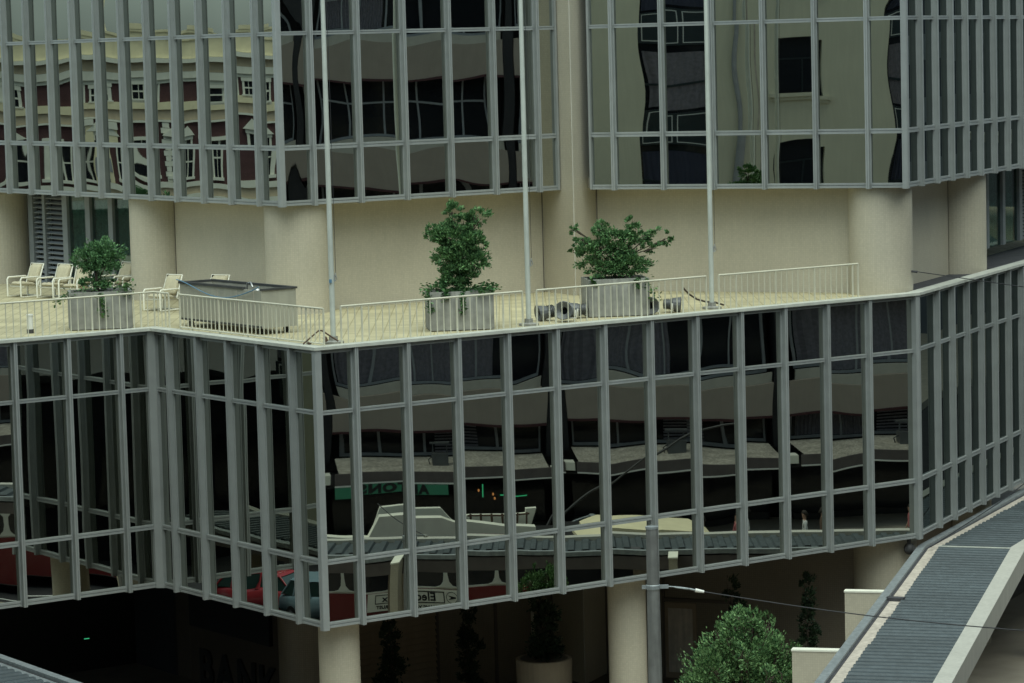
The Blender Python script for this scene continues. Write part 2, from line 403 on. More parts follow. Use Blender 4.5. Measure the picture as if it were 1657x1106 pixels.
def pane_mesh(w, h, tall, wav=1.0):
    nx, nz = 7, 11 if tall else 7
    A = random.uniform(-1.2, 1.5) * 0.0014; tx = random.gauss(0, .0012); tz = random.gauss(0, .0014); s3 = random.gauss(0, .0007); ph3 = random.uniform(0, 6.3)
    tw = random.gauss(0, .0008); s1 = random.gauss(0, .00035); s2 = random.gauss(0, .00045); ph = random.uniform(0, 6.3); ph2 = random.uniform(0, 6.3)
    V = []; F = []
    for j in range(nz):
        for i in range(nx):
            X, Z = 2 * i / (nx - 1) - 1, 2 * j / (nz - 1) - 1
            y = A * (1 - X * X) * (1 - Z * Z * .6) + tx * X * w / 2 + tz * Z * h / 2 + tw * X * Z + s3 * X * math.sin((3.4 if tall else 2.0) * Z + ph3) + s1 * math.sin(2.6 * X + ph) + s2 * math.sin((4.2 if tall else 2.4) * Z + ph2)
            V.append((X * w / 2, -y * wav, Z * h / 2))
    for j in range(nz - 1):
        for i in range(nx - 1):
            a = j * nx + i; F.append((a, a + 1, a + nx + 1, a + nx))
    m = MB(); m.idx(V, F, 0, True)
    return m.mesh('pane', ['mirror_glass'])
TH = {L[1]: .045, L[2]: .055, L[3]: .06, L[0]: .05, U[0]: .062, U[1]: .062, U[2]: .05, U[3]: .05, U[4]: .06}
def curtain_wall(origin, d, stations, levels, fins, pad0=.155, pad1=.155, bot_drop=0.035, wav=1.0):
    """stations: positions along d of bay limits; fins: those that carry a projecting fin; levels from top to bottom."""
    n = nrm(d); ang = math.atan2(d.y, d.x)
    zt, zb = levels[0], levels[-1]
    m = MB(); m.obox(origin, d, n, stations[0] + (.02 if stations[0] in fins else .36), stations[-1] - (.02 if stations[-1] in fins else .36), -FR - .16, -FR - .06, zb + .01, zt - .01)
    cw = part('curtain_wall', m, 'dark_backing', root)
    fm = fin_mesh('mullion', zb - bot_drop, zt + .005)
    for s in fins:
        p = origin + d * s; add('mullion', fm, cw, (p.x, p.y, 0), ang, True)
    for i in range(len(stations) - 1):
        a, b = stations[i], stations[i + 1]
        a2 = a + (.068 if a in fins else pad0); b2 = b - (.068 if b in fins else pad1)
        w = b2 - a2
        if w < .08: continue
        c = origin + d * ((a2 + b2) / 2)
        for z in levels:
            zz = z + (.05 if z == zb else 0) - (.05 if z == zt and z != L[0] else 0) - (.04 if z == L[0] else 0)
            add('transom', bar_mesh(w, TH[z]), cw, (c.x, c.y, zz), ang, True)
        for z1, z0 in zip(levels[:-1], levels[1:]):
            g = c - n * FR
            add('pane', pane_mesh(w, z1 - z0, z1 - z0 > 2, wav), cw, (g.x, g.y, (z0 + z1) / 2), ang, True)
    return cw
lo = L; hi = list(reversed(U))
fa = [-(0.79 + 1.4 * k) for k in range(7)]
curtain_wall(AB, dA, sorted(fa) + [-0.0], lo, sorted(fa), pad1=-.10)
fb = [0.714 + 1.4 * k for k in range(5)]
curtain_wall(AB, dB, [0.0] + fb + [7.466], lo, fb, pad0=-.10)
fc = [1.087 + 1.4 * k for k in range(12)]
curtain_wall(BC, dA, [0.0] + fc + [18.135], lo, fc, pad1=.10)
fd = [1.869 + 1.4 * k for k in range(14)]
curtain_wall(CD, dD, [0.0] + fd, lo, fd, pad0=.10)
fe = [-(1.15 + 1.4 * k) for k in range(15)]
curtain_wall(EF, dB, sorted(fe) + [0.0], hi, sorted(fe), wav=.9)
ff = [1.044 + 1.4 * k for k in range(6)]
curtain_wall(EF, dA, [0.0] + ff + [8.70], hi, ff, pad1=.06)
fg = [-(1.077 + 1.4 * k) for k in range(6)]
curtain_wall(GH, dG, [-8.77] + sorted(fg) + [0.0], hi, sorted(fg), pad0=.06)
fh = [1.423 + 1.4 * k for k in range(14)]
curtain_wall(GH, dD, [0.0] + fh, hi, fh)
def corner_post(c, d1, n1, d2, n2, z0, z1, a=.125, dep=.2):
    k = 1.0 / (1.0 + n1.dot(n2))
    inn = c - (n1 + n2) * (dep * k)
    poly = [c - d1 * .02, c - d1 * a, c - d1 * a - n1 * dep, inn, c + d2 * a - n2 * dep, c + d2 * a, c + d2 * .02]
    m = MB(); m.prism([(p.x, p.y) for p in poly], z0, z1)
    part('corner_post', m, 'anodised_frame', root)
corner_post(BC, dB, nB, dA, nA, L[3] - .04, 0.004, .155)
corner_post(CD, dA, nA, dD, nD, L[3] - .04, 0.004, .11)
corner_post(EF, dB, nB, dA, nA, U[0] - .03, U[4], .155)
corner_post(GH, dG, nG, dD, nD, U[0] - .03, U[4], .155)
g = AB - (nA + nB) * (FR + .03); poly = [AB - dA * .05 - nA * .08, AB + dB * .05 - nB * .08, AB + dB * .05 - nB * .2, g, AB - dA * .05 - nA * .2]
m = MB(); m.prism([(p.x, p.y) for p in poly], L[3] - .02, 0.004); part('corner_post', m, 'anodised_frame', root)
for s, o_, d_, n_ in ((8.70, EF, dA, nA), (-8.77, GH, dG, nG)):     # end frames either side of the tiled pier
    m = MB(); m.obox(o_, d_, n_, s - .06 if s > 0 else s, s if s > 0 else s + .06, -.2, -.06, U[0] - .01, U[4]); part('end_frame', m, 'anodised_frame', root)
# coping along the terrace edge
line = [AB - dA * 9.2, AB, BC, CD, CD + dD * 20.05]
o1, o2, o3 = offset_line(line, .03), offset_line(line, -.34), offset_line(line, -.10)
for i in range(4):
    m = MB(); m.prism([(p.x, p.y) for p in (o1[i], o1[i + 1], o2[i + 1], o2[i])], .006, .075)
    part('coping', m, 'coping_metal', root)
# terrace slab, soffits, podium floor
i1 = offset_line(line, -.36); inner = [v3(p, 0) for p in i1]
back = [Vector((34.0, 112.0)), Vector((-2.0, 118.0)), Vector((-28.0, 100.0))]
m = MB(); m.prism([(p.x, p.y) for p in i1] + [(p.x, p.y) for p in back], -.3, 0.0)
tf = part('terrace_floor', m, 'terrace_tile', root)
i2 = offset_line(line, -.23)
m = MB(); m.prism([(p.x, p.y) for p in i2] + [(p.x, p.y) for p in back], L[3] - .02, L[3] + .25)
part('podium_soffit', m, 'soffit_paint', root)
up = [EF - dB * 20.5, EF, EF + dA * 8.66]; upi = offset_line(up, -.23)
up2 = [GH - dG * 8.73, GH, GH + dD * 19.5]; upj = offset_line(up2, -.23)
poly = [(p.x, p.y) for p in upi + [Vector((1.8, 83.0))] + upj] + [(34.0, 108.0), (-26.0, 108.0)]
m = MB(); m.prism(poly, U[0] + .01, U[0] + .28); part('upper_soffit', m, 'soffit_paint', root)
m = MB(); m.prism(poly, U[4] - .05, U[4] + .12); part('roof', m, 'dark_membrane', root)
dm = [offset_line(line, -.36)[3] + dD * .2, offset_line(line, -.36)[4], CD + dD * 20 - nD * 2.2, CD + dD * .9 - nD * 1.9]
m = MB(); m.prism([(p.x, p.y) for p in dm], .003, .008); part('roof_gutter', m, 'dark_membrane', root)
# the tiled core: walls, round columns, pier
KF = EF - nA * SB - nB * SB; KG = GH - nG * SB - nD * SB
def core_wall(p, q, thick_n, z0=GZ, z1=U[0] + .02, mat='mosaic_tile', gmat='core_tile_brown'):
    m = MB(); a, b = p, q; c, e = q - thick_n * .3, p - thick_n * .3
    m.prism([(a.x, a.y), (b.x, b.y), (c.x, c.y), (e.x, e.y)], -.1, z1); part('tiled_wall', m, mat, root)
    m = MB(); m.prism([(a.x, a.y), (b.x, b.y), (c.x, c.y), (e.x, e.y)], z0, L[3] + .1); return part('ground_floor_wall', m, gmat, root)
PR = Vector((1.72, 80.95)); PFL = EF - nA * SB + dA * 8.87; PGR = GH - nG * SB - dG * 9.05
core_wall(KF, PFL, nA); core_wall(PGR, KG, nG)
core_wall(KF - dB * 7.1, KF, nB, gmat='core_tile_shaded'); core_wall(KG, KG + dD * 7.0, nD)
m = MB(); pc = Vector((1.8, 83.2)); m.prism([(p.x, p.y) for p in (PR, PGR + nG * .02, PGR - nG * .5, pc, PFL - nA * .5, PFL + nA * .02)], GZ, U[4] + .1)
part('pier', m, 'mosaic_tile', root)
m = MB(); m.obox(PR, Vector((1, 0)), Vector((0, -1)), -.012, .012, -.02, .010, GZ, U[4] + .1); part('pier_edge_bead', m, 'spandrel_lip', root)
def column(c, r=.82, z0=GZ, z1=U[0] + .02):
    m = MB(); m.lathe(c.x, c.y, [(r, z0), (r, z1)], 48)
    return part('round_column', m, 'mosaic_tile', root)
column(KF, z0=-.1); column(KF - dB * 7.1, z0=-.1); column(KG); column(KG + dD * 7.0); column(EF - nB * SB - dB * 17.75, z0=-.1)
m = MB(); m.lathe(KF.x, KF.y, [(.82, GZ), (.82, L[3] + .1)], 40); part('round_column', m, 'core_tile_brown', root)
for p in (BC + (-(nA + nB)).normalized() * 1.45, BC - nA * 1.25 + dA * 9.48, CD + dD * 9.5 - nD * 1.3, BC - nA * 1.25 + dA * 15.9 + nA * 0):
    if p == BC - nA * 1.25 + dA * 15.9 + nA * 0: continue
    column(p, .47, GZ, L[3])
us = AB - nA * 11.0 - dA * 5.5
m = MB(); m.obox(us, dA, nA, 0, 16, -.3, 0, GZ, L[3]); part('undercroft_shade_wall', m, 'shop_dark', root)  # black wall added in place of the deep shade under the podium
m = MB(); m.obox(KF - dB * 7.0, -dB, nB, 0, 5, -.3, 0, GZ, L[3]); part('undercroft_shade_wall', m, 'shop_dark', root)  # second black wall added for the same undercroft darkness
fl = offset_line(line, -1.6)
m = MB(); m.prism([(p.x, p.y) for p in fl] + [(p.x, p.y) for p in back], GZ + .132, GZ + .138); part('undercroft_shade_sheet', m, 'shaded_paving', root)  # thin dark sheet over the pavement, painting in the podium's shade
for p, n_ in ((PFL - dA * .03, nA), (PGR + dG * .03, nG), (KG - dG * .84, nG), (KF - dB * .86, nB), (KG + dD * 6.16, nD), (KF - dB * 6.26, nB)):
    d_ = Vector((-n_.y, n_.x)); m = MB(); m.obox(p, d_, n_, -.013, .013, -.05, .008, GZ, U[0]); part('shadow_joint', m, 'joint_sealant', root)
# glazed and louvred recess on the left of the terrace, and its twin on the right
def recess(o_, d_, n_, s0, s1, layout, z0, z1, nslat):
    m = MB(); m.obox(o_, d_, n_, s0, s1, -.3, -.22, z0, z1); rp = part('recess_back', m, 'curtain', root)
    x = s0
    for kind, w in layout:
        if kind == 'frame':
            m = MB(); m.obox(o_, d_, n_, x, x + w, -.12, .04, z0, z1); part('jamb', m, 'window_frame_grey', root)
        elif kind == 'louvre':
            fr = MB(); fr.obox(o_, d_, n_, x, x + w, -.2, -.17, z0, z1); lv = part('louvre', fr, 'dark_backing', root)
            st_ = (z1 - z0) / nslat; sm = MB(); sm.v = []
            ax, ay, az = Vector((d_.x, d_.y, 0)), Vector((n_.x, n_.y, 0)), Vector((0, 0, 1))
            sm.profile([(-.11, .018), (-.105, .032), (.0, -.022), (-.005, -.036)], Vector((0, 0, 0)), ay, az, ax, w)
            me = sm.mesh('slat', ['louvre_grey'])
            for k in range(nslat):
                p = o_ + d_ * x; add('slat', me, lv, (p.x, p.y, z0 + st_ * (k + .5)), 0, True)
        elif kind == 'glass':
            m = MB(); m.obox(o_, d_, n_, x, x + w, -.06, -.045, z0, z1); tw_ = part('terrace_window', m, 'terrace_glass', root)
            m = MB(); V = []; F = []; nf = max(8, int(w / .035))
            for q in range(nf + 1):
                p = o_ + d_ * (x + w * q / nf) + n_ * (-.17 + .035 * math.sin(q * 1.25) + .012 * math.sin(q * .37)); V += [v3(p, z0 + .02), v3(p, z1 - .02)]
            for q in range(nf): F.append((2 * q, 2 * q + 2, 2 * q + 3, 2 * q + 1))
            m.idx(V, F); part('curtain', m, 'curtain', tw_)
        x += w
    return x
oE = EF - nB * 1.45
recess(oE, dB, nB, -16.7, -8.6, [('frame', .28), ('louvre', .62), ('frame', .16), ('louvre', 1.10), ('frame', .30), ('glass', 1.12), ('frame', .28), ('glass', 1.10), ('frame', .26), ('glass', 2.6)], 0, U[0], 19)
oH = GH - nD * 1.5
recess(oH, dD, nD, 7.6, 19.2, [('glass', 4.9), ('frame', .25), ('glass', 1.5), ('frame', .28), ('glass', 1.6), ('frame', .35), ('louvre', 3.4), ('frame', .3)], .35, U[0], 22)
# ground storey under the podium: shutters, doors, panel joints, bank lettering
oF = EF - nA * SB
for s0, s1 in ((2.55, 4.95), (0.9, 1.9)):
    fr = MB(); fr.obox(oF, dA, nA, s0, s1, .005, .03, GZ + .2, L[3]); lv = part('ground_louvre', fr, 'dark_backing', root)
    sm = MB(); sm.profile([(.03, .08), (.045, .09), (.13, -.055), (.115, -.065)], Vector((0, 0, 0)), Vector((nA.x, nA.y, 0)), Vector((0, 0, 1)), Vector((dA.x, dA.y, 0)), s1 - s0)
    me = sm.mesh('slat', ['tower_shutter'])
    for k in range(24):
        p = oF + dA * s0; add('slat', me, lv, (p.x, p.y, GZ + .3 + k * .17), 0, True)
for s in (2.42, 5.0, 6.9, 8.12): 
    m = MB(); m.obox(oF, dA, nA, s, s + .09, -.02, .03, GZ, L[3]); part('panel_joint', m, 'joint_sealant' if s != 8.12 else 'spandrel_lip', root)
oG = GH - nG * SB
m = MB(); m.obox(oG, dG, nG, -7.3, -6.4, .004, .04, GZ + .13, GZ + 2.2); dr = part('service_door', m, 'tower_shutter', root)
m = MB(); m.obox(oG, dG, nG, -7.2, -6.5, .042, .055, GZ + .3, GZ + 2.05); part('door_panel', m, 'flashing', dr)
m = MB(); m.obox(oG, dG, nG, -7.36, -7.3, .0, .07, GZ + .13, GZ + 3.0); m.obox(oG, dG, nG, -7.36, -5.4, .0, .07, GZ + 2.24, GZ + 2.32); part('door_frame', m, 'joint_sealant', root)
oS = EF - nB * SB
m = MB(); m.obox(oS, dB, nB, -7.15, -2.95, .002, .12, -8.9, -6.7); part('sign_board', m, 'black_sign', root)
for ch, s in (('B', -6.45), ('A', -5.45), ('N', -4.3), ('K', -3.25)):
    p = oS + dB * s + nB * .03; lettering('sign_letter', ch, 1.35, 'black_sign', root, (p.x, p.y, -10.03), dB, .03, .035)

# ------------------------------------------------------------------ planting helpers
def leaves(mb, lobes, count, size, spread=1.0, shell=.55, lean=.6, tight=1.0):
    vol = [rx * ry * rz for (_, _, _, rx, ry, rz) in lobes]; tot = sum(vol)
    for (cx, cy, cz, rx, ry, rz), vv in zip(lobes, vol):
        nl = int(count * (vv / tot) ** .85 / sum((q / tot) ** .85 for q in vol))
        clumps = []
        for k in range(max(5, nl // 45)):
            d = Vector((random.gauss(0, 1), random.gauss(0, 1), random.gauss(0, 1))).normalized(); r = shell + (1 - shell) * random.random() ** .7
            clumps.append((d, r * random.uniform(.82, 1.08), random.uniform(.12, .30) * tight))
        for k in range(nl):
            d, r, cs = random.choice(clumps)
            p = Vector((cx + rx * (d.x * r + random.gauss(0, cs) * .8), cy + ry * (d.y * r + random.gauss(0, cs) * .8), cz + rz * (d.z * r + random.gauss(0, cs) * .8)))
            out = (d + Vector((random.gauss(0, .5), random.gauss(0, .5), lean + random.gauss(0, .5)))).normalized()
            side = out.cross(Vector((random.gauss(0, 1), random.gauss(0, 1), random.gauss(0, 1)))).normalized()
            s = size * random.uniform(.65, 1.3); nn = out.cross(side)
            tip = p + out * s; b = p + out * s * .45
            a1 = b + side * s * .24 + nn * s * .06; a2 = b - side * s * .24 + nn * s * .06
            mb.idx([p, a1, tip, a2], [(0, 1, 2), (0, 2, 3)])
def trunk(mb, base, lobes, r0, bend=.15):
    top = sum((Vector(l[:3]) for l in lobes), Vector()) / len(lobes)
    base = Vector(base); mid = base.lerp(top, .5) + Vector((random.uniform(-bend, bend), random.uniform(-bend, bend), 0))
    mb.tube([base, base.lerp(mid, .5), mid, top], [r0, r0 * .8, r0 * .62, r0 * .3], 8)
    for l in lobes:
        c = Vector(l[:3]); s = base.lerp(mid, random.uniform(.5, 1.0))
        mb.tube([s, s.lerp(c, .5) + Vector((random.uniform(-.05, .05), random.uniform(-.05, .05), .03)), c], [r0 * .4, r0 * .3, r0 * .12], 6)
        for k in range(4):
            e = c + Vector((random.uniform(-1, 1) * l[3], random.uniform(-1, 1) * l[4], random.uniform(-.6, .9) * l[5])) * .8
            mb.tube([c.lerp(s, .25), (c + e) / 2, e], [r0 * .2, r0 * .14, r0 * .05], 5)
def plant(name, label, cat, base, lobes, count, size, mat, r0, group=None, **kw):
    t = thing(name, label, cat, base, 0, group)
    m = MB(); trunk(m, (0, 0, 0), lobes, r0); local('trunk', m, 'bark', t)
    m = MB(); leaves(m, lobes, count, size, **kw); local('crown', m, mat, t)
    return t
def ivy(name, label, base, pts, count, size, mat='leaf_dark'):
    m = MB()
    for (x0, y0, z0), (x1, y1, z1), rad in pts:
        m.tube([(x0, y0, z0), ((x0 + x1) / 2, (y0 + y1) / 2, (z0 + z1) / 2 + .04), (x1, y1, z1)], .008, 5)
        for k in range(count):
            t = random.random(); p = Vector((x0 + (x1 - x0) * t, y0 + (y1 - y0) * t, z0 + (z1 - z0) * t)) + Vector((random.gauss(0, rad), random.gauss(0, rad), random.gauss(0, rad)))
            out = Vector((random.gauss(0, 1), random.gauss(0, 1) - .6, random.gauss(0, .7))).normalized(); side = out.cross(Vector((0, random.random(), 1))).normalized(); s = size * random.uniform(.6, 1.3)
            m.idx([p, p + out * s * .5 + side * s * .4, p + out * s, p + out * s * .5 - side * s * .4], [(0, 1, 2), (0, 2, 3)])
    return single(name, m, mat, label, 'ivy', base)

# ------------------------------------------------------------------ terrace: planters and shrubs
def planter(label, c, rz, wx, wy, h):
    t = thing('planter', label, 'planter', (c[0], c[1], 0), rz, 'square concrete planters along the terrace')
    m = MB(); x, y, b = wx / 2, wy / 2, .07
    V = []
    for (dx, z) in ((0, .02), (0, h), (b, h), (b, h - .12)):
        V += [(-x + dx, -y + dx, z), (x - dx, -y + dx, z), (x - dx, y - dx, z), (-x + dx, y - dx, z)]
    F = [(3, 2, 1, 0)]
    for r_ in range(3):
        for k in range(4): F.append((r_ * 4 + k, r_ * 4 + (k + 1) % 4, r_ * 4 + 4 + (k + 1) % 4, r_ * 4 + 4 + k))
    m.idx(V, F); local('box', m, 'concrete', t)
    m = MB(); m.box((-x + b, -y + b, h - .16), (x - b, y - b, h - .08)); local('soil', m, 'soil', t)
    return t
P1, P2, P3 = (-10.05, 74.85), (-1.22, 72.05), (2.55, 74.70)
planter('concrete planter at the left, under the round-headed bush', P1, R(10), 1.52, 1.1, .92)
planter('concrete planter in the middle, between the two left flagpoles', P2, R(8), 1.50, 1.1, .92)
planter('concrete planter at the right, beside the scattered floodlights', P3, R(8), 1.50, 1.1, .92)
plant('ornamental_bush', 'round-headed bush on bare thin stems in the left planter', 'bush', (P1[0], P1[1], .84),
      [(-.22, 0, .84, .40, .38, .30), (.12, .05, 1.02, .46, .40, .33), (.26, -.1, .78, .36, .36, .28), (-.05, .1, .64, .40, .32, .20), (-.1, 0, .28, .45, .35, .14)], 8500, .07, 'leaf_green', .035, shell=.35, tight=.7)
plant('columnar_shrub', 'tall twisted dark green shrub in the middle planter', 'shrub', (P2[0], P2[1], .84),
      [(0.00, 0.00, 0.18, 0.40, 0.40, 0.20), (0.00, 0.00, 0.45, 0.44, 0.42, 0.30), (0.00, 0.00, 0.85, 0.64, 0.50, 0.36), (-0.08, 0.00, 1.33, 0.62, 0.48, 0.35), (-0.47, 0.05, 1.40, 0.28, 0.28, 0.24), (0.44, 0.00, 1.18, 0.28, 0.28, 0.26), (0.40, 0.00, 0.70, 0.30, 0.30, 0.25), (-0.10, 0.00, 1.92, 0.26, 0.25, 0.22), (0.46, 0.00, 1.80, 0.29, 0.27, 0.25), (0.14, 0.00, 1.62, 0.28, 0.25, 0.20)], 21000, .075, 'leaf_dark', .05, shell=.35, tight=.55)
plant('spreading_shrub', 'wide spreading shrub with long side branches in the right planter', 'shrub', (P3[0], P3[1], .84),
      [(-.15, 0, .35, .75, .5, .30), (.35, 0, .42, .62, .45, .30), (-.55, 0, .78, .46, .4, .26), (.0, .05, .95, .58, .45, .34), (.50, 0, 1.05, .42, .38, .30),
       (-.95, 0, 1.30, .20, .18, .14), (-.80, 0, 1.05, .24, .2, .16), (-1.02, 0, .72, .22, .2, .13), (1.00, 0, 1.18, .30, .22, .16), (1.28, 0, 1.00, .20, .18, .15), (.95, 0, .78, .28, .22, .12), (.45, 0, 1.38, .22, .2, .16), (-.25, 0, 1.28, .34, .3, .2)],
      13000, .08, 'leaf_dark', .045, shell=.35, tight=.6)
ivy('trailing_ivy', 'ivy spilling over the rim of the left planter', (P1[0], P1[1], .9), [((-.5, -.3, .05), (.6, -.3, .10), .09), ((-.6, -.5, .02), (-.98, -.62, -.16), .05), ((.1, -.58, 0), (.18, -.64, -.55), .05), ((.6, -.4, .0), (.8, -.5, .12), .07), ((-.2, 0, .15), (.4, .0, .3), .1)], 100, .085)
ivy('trailing_ivy', 'ivy spilling over both rims of the middle planter', (P2[0], P2[1], .9), [((-.75, -.4, .06), (-.2, -.4, .14), .07), ((.35, -.4, .06), (.85, -.4, .12), .07), ((-.85, -.45, .04), (-.35, -.5, .16), .06), ((.45, -.5, .04), (.92, -.45, .08), .06), ((-.7, -.58, 0), (-.68, -.64, -.5), .04), ((.1, -.58, 0), (.1, -.64, -.5), .025), ((-.3, -.58, .02), (-.3, -.62, -.12), .04)], 110, .085, 'leaf_green')
ivy('trailing_ivy', 'ivy hanging off the right-hand corner of the right planter', (P3[0], P3[1], .9), [((.72, -.5, .05), (.95, -.55, -.5), .10), ((.5, -.58, 0), (.55, -.62, -.2), .03), ((-.6, -.58, .0), (-.5, -.62, -.12), .03)], 75, .085)

# ------------------------------------------------------------------ terrace: railings
RAIL = 'white railings along the terrace edge'
def railing(label, pts, bottom=False, gap=.185, h=.91):
    base = v3(pts[0], .075); t = thing('railing', label, 'railing', base, 0, RAIL)
    m = MB(); m.tube([v3(pts[0], h) + Vector((0, 0, 0))] + [v3(p, h) for p in pts[1:]], .023, 8); part('top_rail', m, 'railing_paint', t)
    if bottom:
        m = MB(); m.tube([v3(p, .13) for p in pts], .02, 6); part('bottom_rail', m, 'railing_paint', t)
    bm_ = MB(); z0 = .13 if bottom else .0
    bm_.box((-.009, -.009, z0), (.009, .009, h)); bme = bm_.mesh('baluster', ['railing_paint'])
    pm = MB(); pm.box((-.016, -.016, .0), (.016, .016, h)); pme = pm.mesh('post', ['railing_paint'])
    for a, b in zip(pts[:-1], pts[1:]):
        ln = (b - a).length; n_ = max(2, round(ln / gap)); ang = math.atan2((b - a).y, (b - a).x)
        for k in range(0 if a == pts[0] else 1, n_ + 1):
            p = a.lerp(b, k / n_); post = k % 7 == 3 or k in (0, n_)
            add('post' if post else 'baluster', pme if post else bme, t, (p.x, p.y, .0), ang, True)
    return t
ln1 = offset_line([AB - dA * 4.6, AB, BC, CD], -.30)
a0, a1, a2, a3 = ln1
dirC = dA
railing('white railing wrapping the inner corner in front of the left planter', [a0, a1, a1 + dB * .72])
railing('white railing with a bottom rail in front of the long trough', [AB - nB * .30 + dB * .95, AB - nB * .30 + dB * 7.38], True)
railing('white railing in front of the middle planter and its tall shrub', [BC - nA * .30 + dA * .89, BC - nA * .30 + dA * 5.89])
railing('white railing in front of the right planter and the floodlights', [BC - nA * .30 + dA * 6.30, BC - nA * .30 + dA * 11.40])
railing('white railing at the empty right end, past the right flagpole', [BC - nA * .30 + dA * 11.80, BC - nA * .30 + dA * 16.34])

# flagpoles
for i, (x, y, lab) in enumerate(((-4.04, 69.19, 'tall white flagpole by the terrace corner beside the rusty bracket'), (0.41, 72.43, 'tall white flagpole between the middle and right planters'), (4.97, 75.72, 'tall white flagpole to the right of the spreading shrub'))):
    t = thing('flagpole', lab, 'flagpole', (x, y, 0), 0, 'flagpoles along the terrace edge')
    m = MB(); m.tube([(0, 0, 0), (0, 0, 5), (0, 0, 12.5)], [.062, .058, .038], 14); local('pole', m, 'pole_paint', t)
    m = MB(); m.lathe(0, 0, [(.24, .0), (.24, .05), (.10, .07), (.10, .16)], 16); local('base_plate', m, 'concrete', t)
    m = MB(); m.box((.055, -.03, 1.42), (.09, .0, 1.56)); m.tube([(.07, -.03, 1.40), (.13, -.05, 1.46), (.09, -.03, 1.60)], .012, 6); local('cleat', m, 'steel', t)
    m = MB(); m.tube([(.10, -.02, 1.5), (.095, -.02, 6), (.075, -.02, 12.3)], .006, 5); local('halyard', m, 'wire', t)
    if i == 0:
        m = MB(); m.box((-.05, -.09, 1.38), (.01, -.058, 1.46)); local('badge', m, 'hose_blue', t)

# trough on castors
TL = AB - nB * 1.20 - dB * .62; tz0 = .16; TW, TD, THh = 3.85, .95, 1.04
t = thing('water_trough', 'long pale trough on castors with an open dark-rimmed top', 'trough', v3(TL, 0))
def T(x, y, z): p = TL + dB * x - nB * y; return Vector((p.x, p.y, z))
m = MB(); W_, D_ = TW, TD
for a, b in (((0, 0), (W_, .05)), ((0, D_ - .05), (W_, D_)), ((0, .05), (.05, D_ - .05)), ((W_ - .05, .05), (W_, D_ - .05))):
    m.obox(TL, dB, -nB, a[0], b[0], a[1], b[1], tz0, THh)
m.obox(TL, dB, -nB, .05, W_ - .05, .05, D_ - .05, tz0, tz0 + .06); part('tank', m, 'trough_board', t)
m = MB(); m.obox(TL, dB, -nB, -.03, 3.05, -.03, .06, THh + .003, THh + .06); part('rim', m, 'rim_dark', t)
m = MB(); m.obox(TL, dB, -nB, -.03, W_ + .03, D_ - .06, D_ + .03, THh + .003, THh + .05); part('rim', m, 'rim_dark', t)
m = MB(); m.obox(TL, dB, -nB, -.03, .06, .07, D_ - .07, THh + .003, THh + .05); part('rim', m, 'rim_dark', t)
m = MB(); m.obox(TL, dB, -nB, W_ - .06, W_ + .03, .0, D_ - .07, THh + .003, THh + .05); part('rim', m, 'rim_dark', t)
m = MB(); m.obox(TL, dB, -nB, .06, W_ - .06, .07, D_ - .07, THh - .32, THh - .30); part('dark_lining', m, 'rim_dark', t)
m = MB(); m.obox(TL, dB, -nB, .0, W_, -.006, .0, tz0, tz0 + .05); part('base_strip', m, 'rim_dark', t)
for x in (.9, 1.8, 2.7, 3.5):
    m = MB(); m.obox(TL, dB, -nB, x, x + .018, -.005, 0, tz0 + .05, THh); part('board_joint', m, 'flashing', t)
for x in (.3, W_ - .3):
    for y in (.12, D_ - .12):
        m = MB(); p = T(x, y, .08); m.tube([p - v3(nB, 0) * .03, p + v3(nB, 0) * .03], .08, 12); part('castor', m, 'tyre', t)
        m = MB(); m.obox(TL, dB, -nB, x - .04, x + .04, y - .06, y + .06, .14, tz0); part('castor_bracket', m, 'steel', t)
m = MB(); pts = []
for k in range(15):
    f = k / 14; x = -.05 + (W_ + .05) * f; sag = -.34 * (1 - (2 * f - 1.25) ** 2 / 1.6) if True else 0
    pts.append(T(x, -.06 - .02 * math.sin(f * 3), THh + .10 + min(0.0, sag) * math.sin(math.pi * f) ** .7))
m.tube(pts, .014, 6); single_w('hose', m, 'hose_blue', 'thin blue hose sagging across the front of the trough', 'hose', pts[0])
m = MB(); p = T(2.7, .45, THh - .30)
m.tube([T(2.5, .4, THh - .29), T(2.55, .4, THh + .10), T(2.72, .4, THh + .13), T(2.80, .4, THh + .02)], .022, 6); m.tube([T(2.9, .3, THh - .2), T(3.6, .35, THh - .08)], .03, 6)
m.sphere(T(3.1, .35, THh - .05), .07, .07, .06); m.sphere(T(3.3, .4, THh - .06), .06, .06, .05); m.tube([T(1.9, .5, THh - .2), T(2.3, .45, THh - .16)], .05, 8)
single_w('tap_fittings', m, 'steel', 'tangle of metal taps and pipes lying inside the trough', 'pipes', T(2.7, .45, THh - .3))

# bent iron bracket, hose end, bollard light
m = MB(); b0 = Vector((-4.30, 68.35, .085)); m.tube([b0 + Vector((-.36, -.12, .01)), b0 + Vector((-.02, .1, .28)), b0 + Vector((.05, .1, .28)), b0 + Vector((.40, .25, .02))], .018, 6)
m.sphere(b0 + Vector((-.22, -.08, .02)), .05, .05, .035); single_w('bent_rod', m, 'rust_iron', 'rusty iron rod bent to an inverted V at the coping corner', 'rod', b0)
m = MB(); m.tube([(-4.02 - .16, 68.9, .08), (-4.02 - .20, 68.88, .17)], .05, 8); single_w('drain_outlet', m, 'rust_iron', 'small rusty pipe stub at the foot of the corner flagpole', 'pipe', (-4.2, 68.9, .05))
m = MB(); pts = [Vector((4.28, 75.95, .52)), Vector((4.42, 76.0, .36)), Vector((4.62, 76.05, .22)), Vector((4.84, 76.1, .15)), Vector((5.08, 76.15, .12)), Vector((5.3, 76.3, .04))]
m.tube(pts, .024, 8); single_w('black_hose', m, 'hose_brown', 'short dark hose end curving up behind the right flagpole', 'hose', pts[-1])
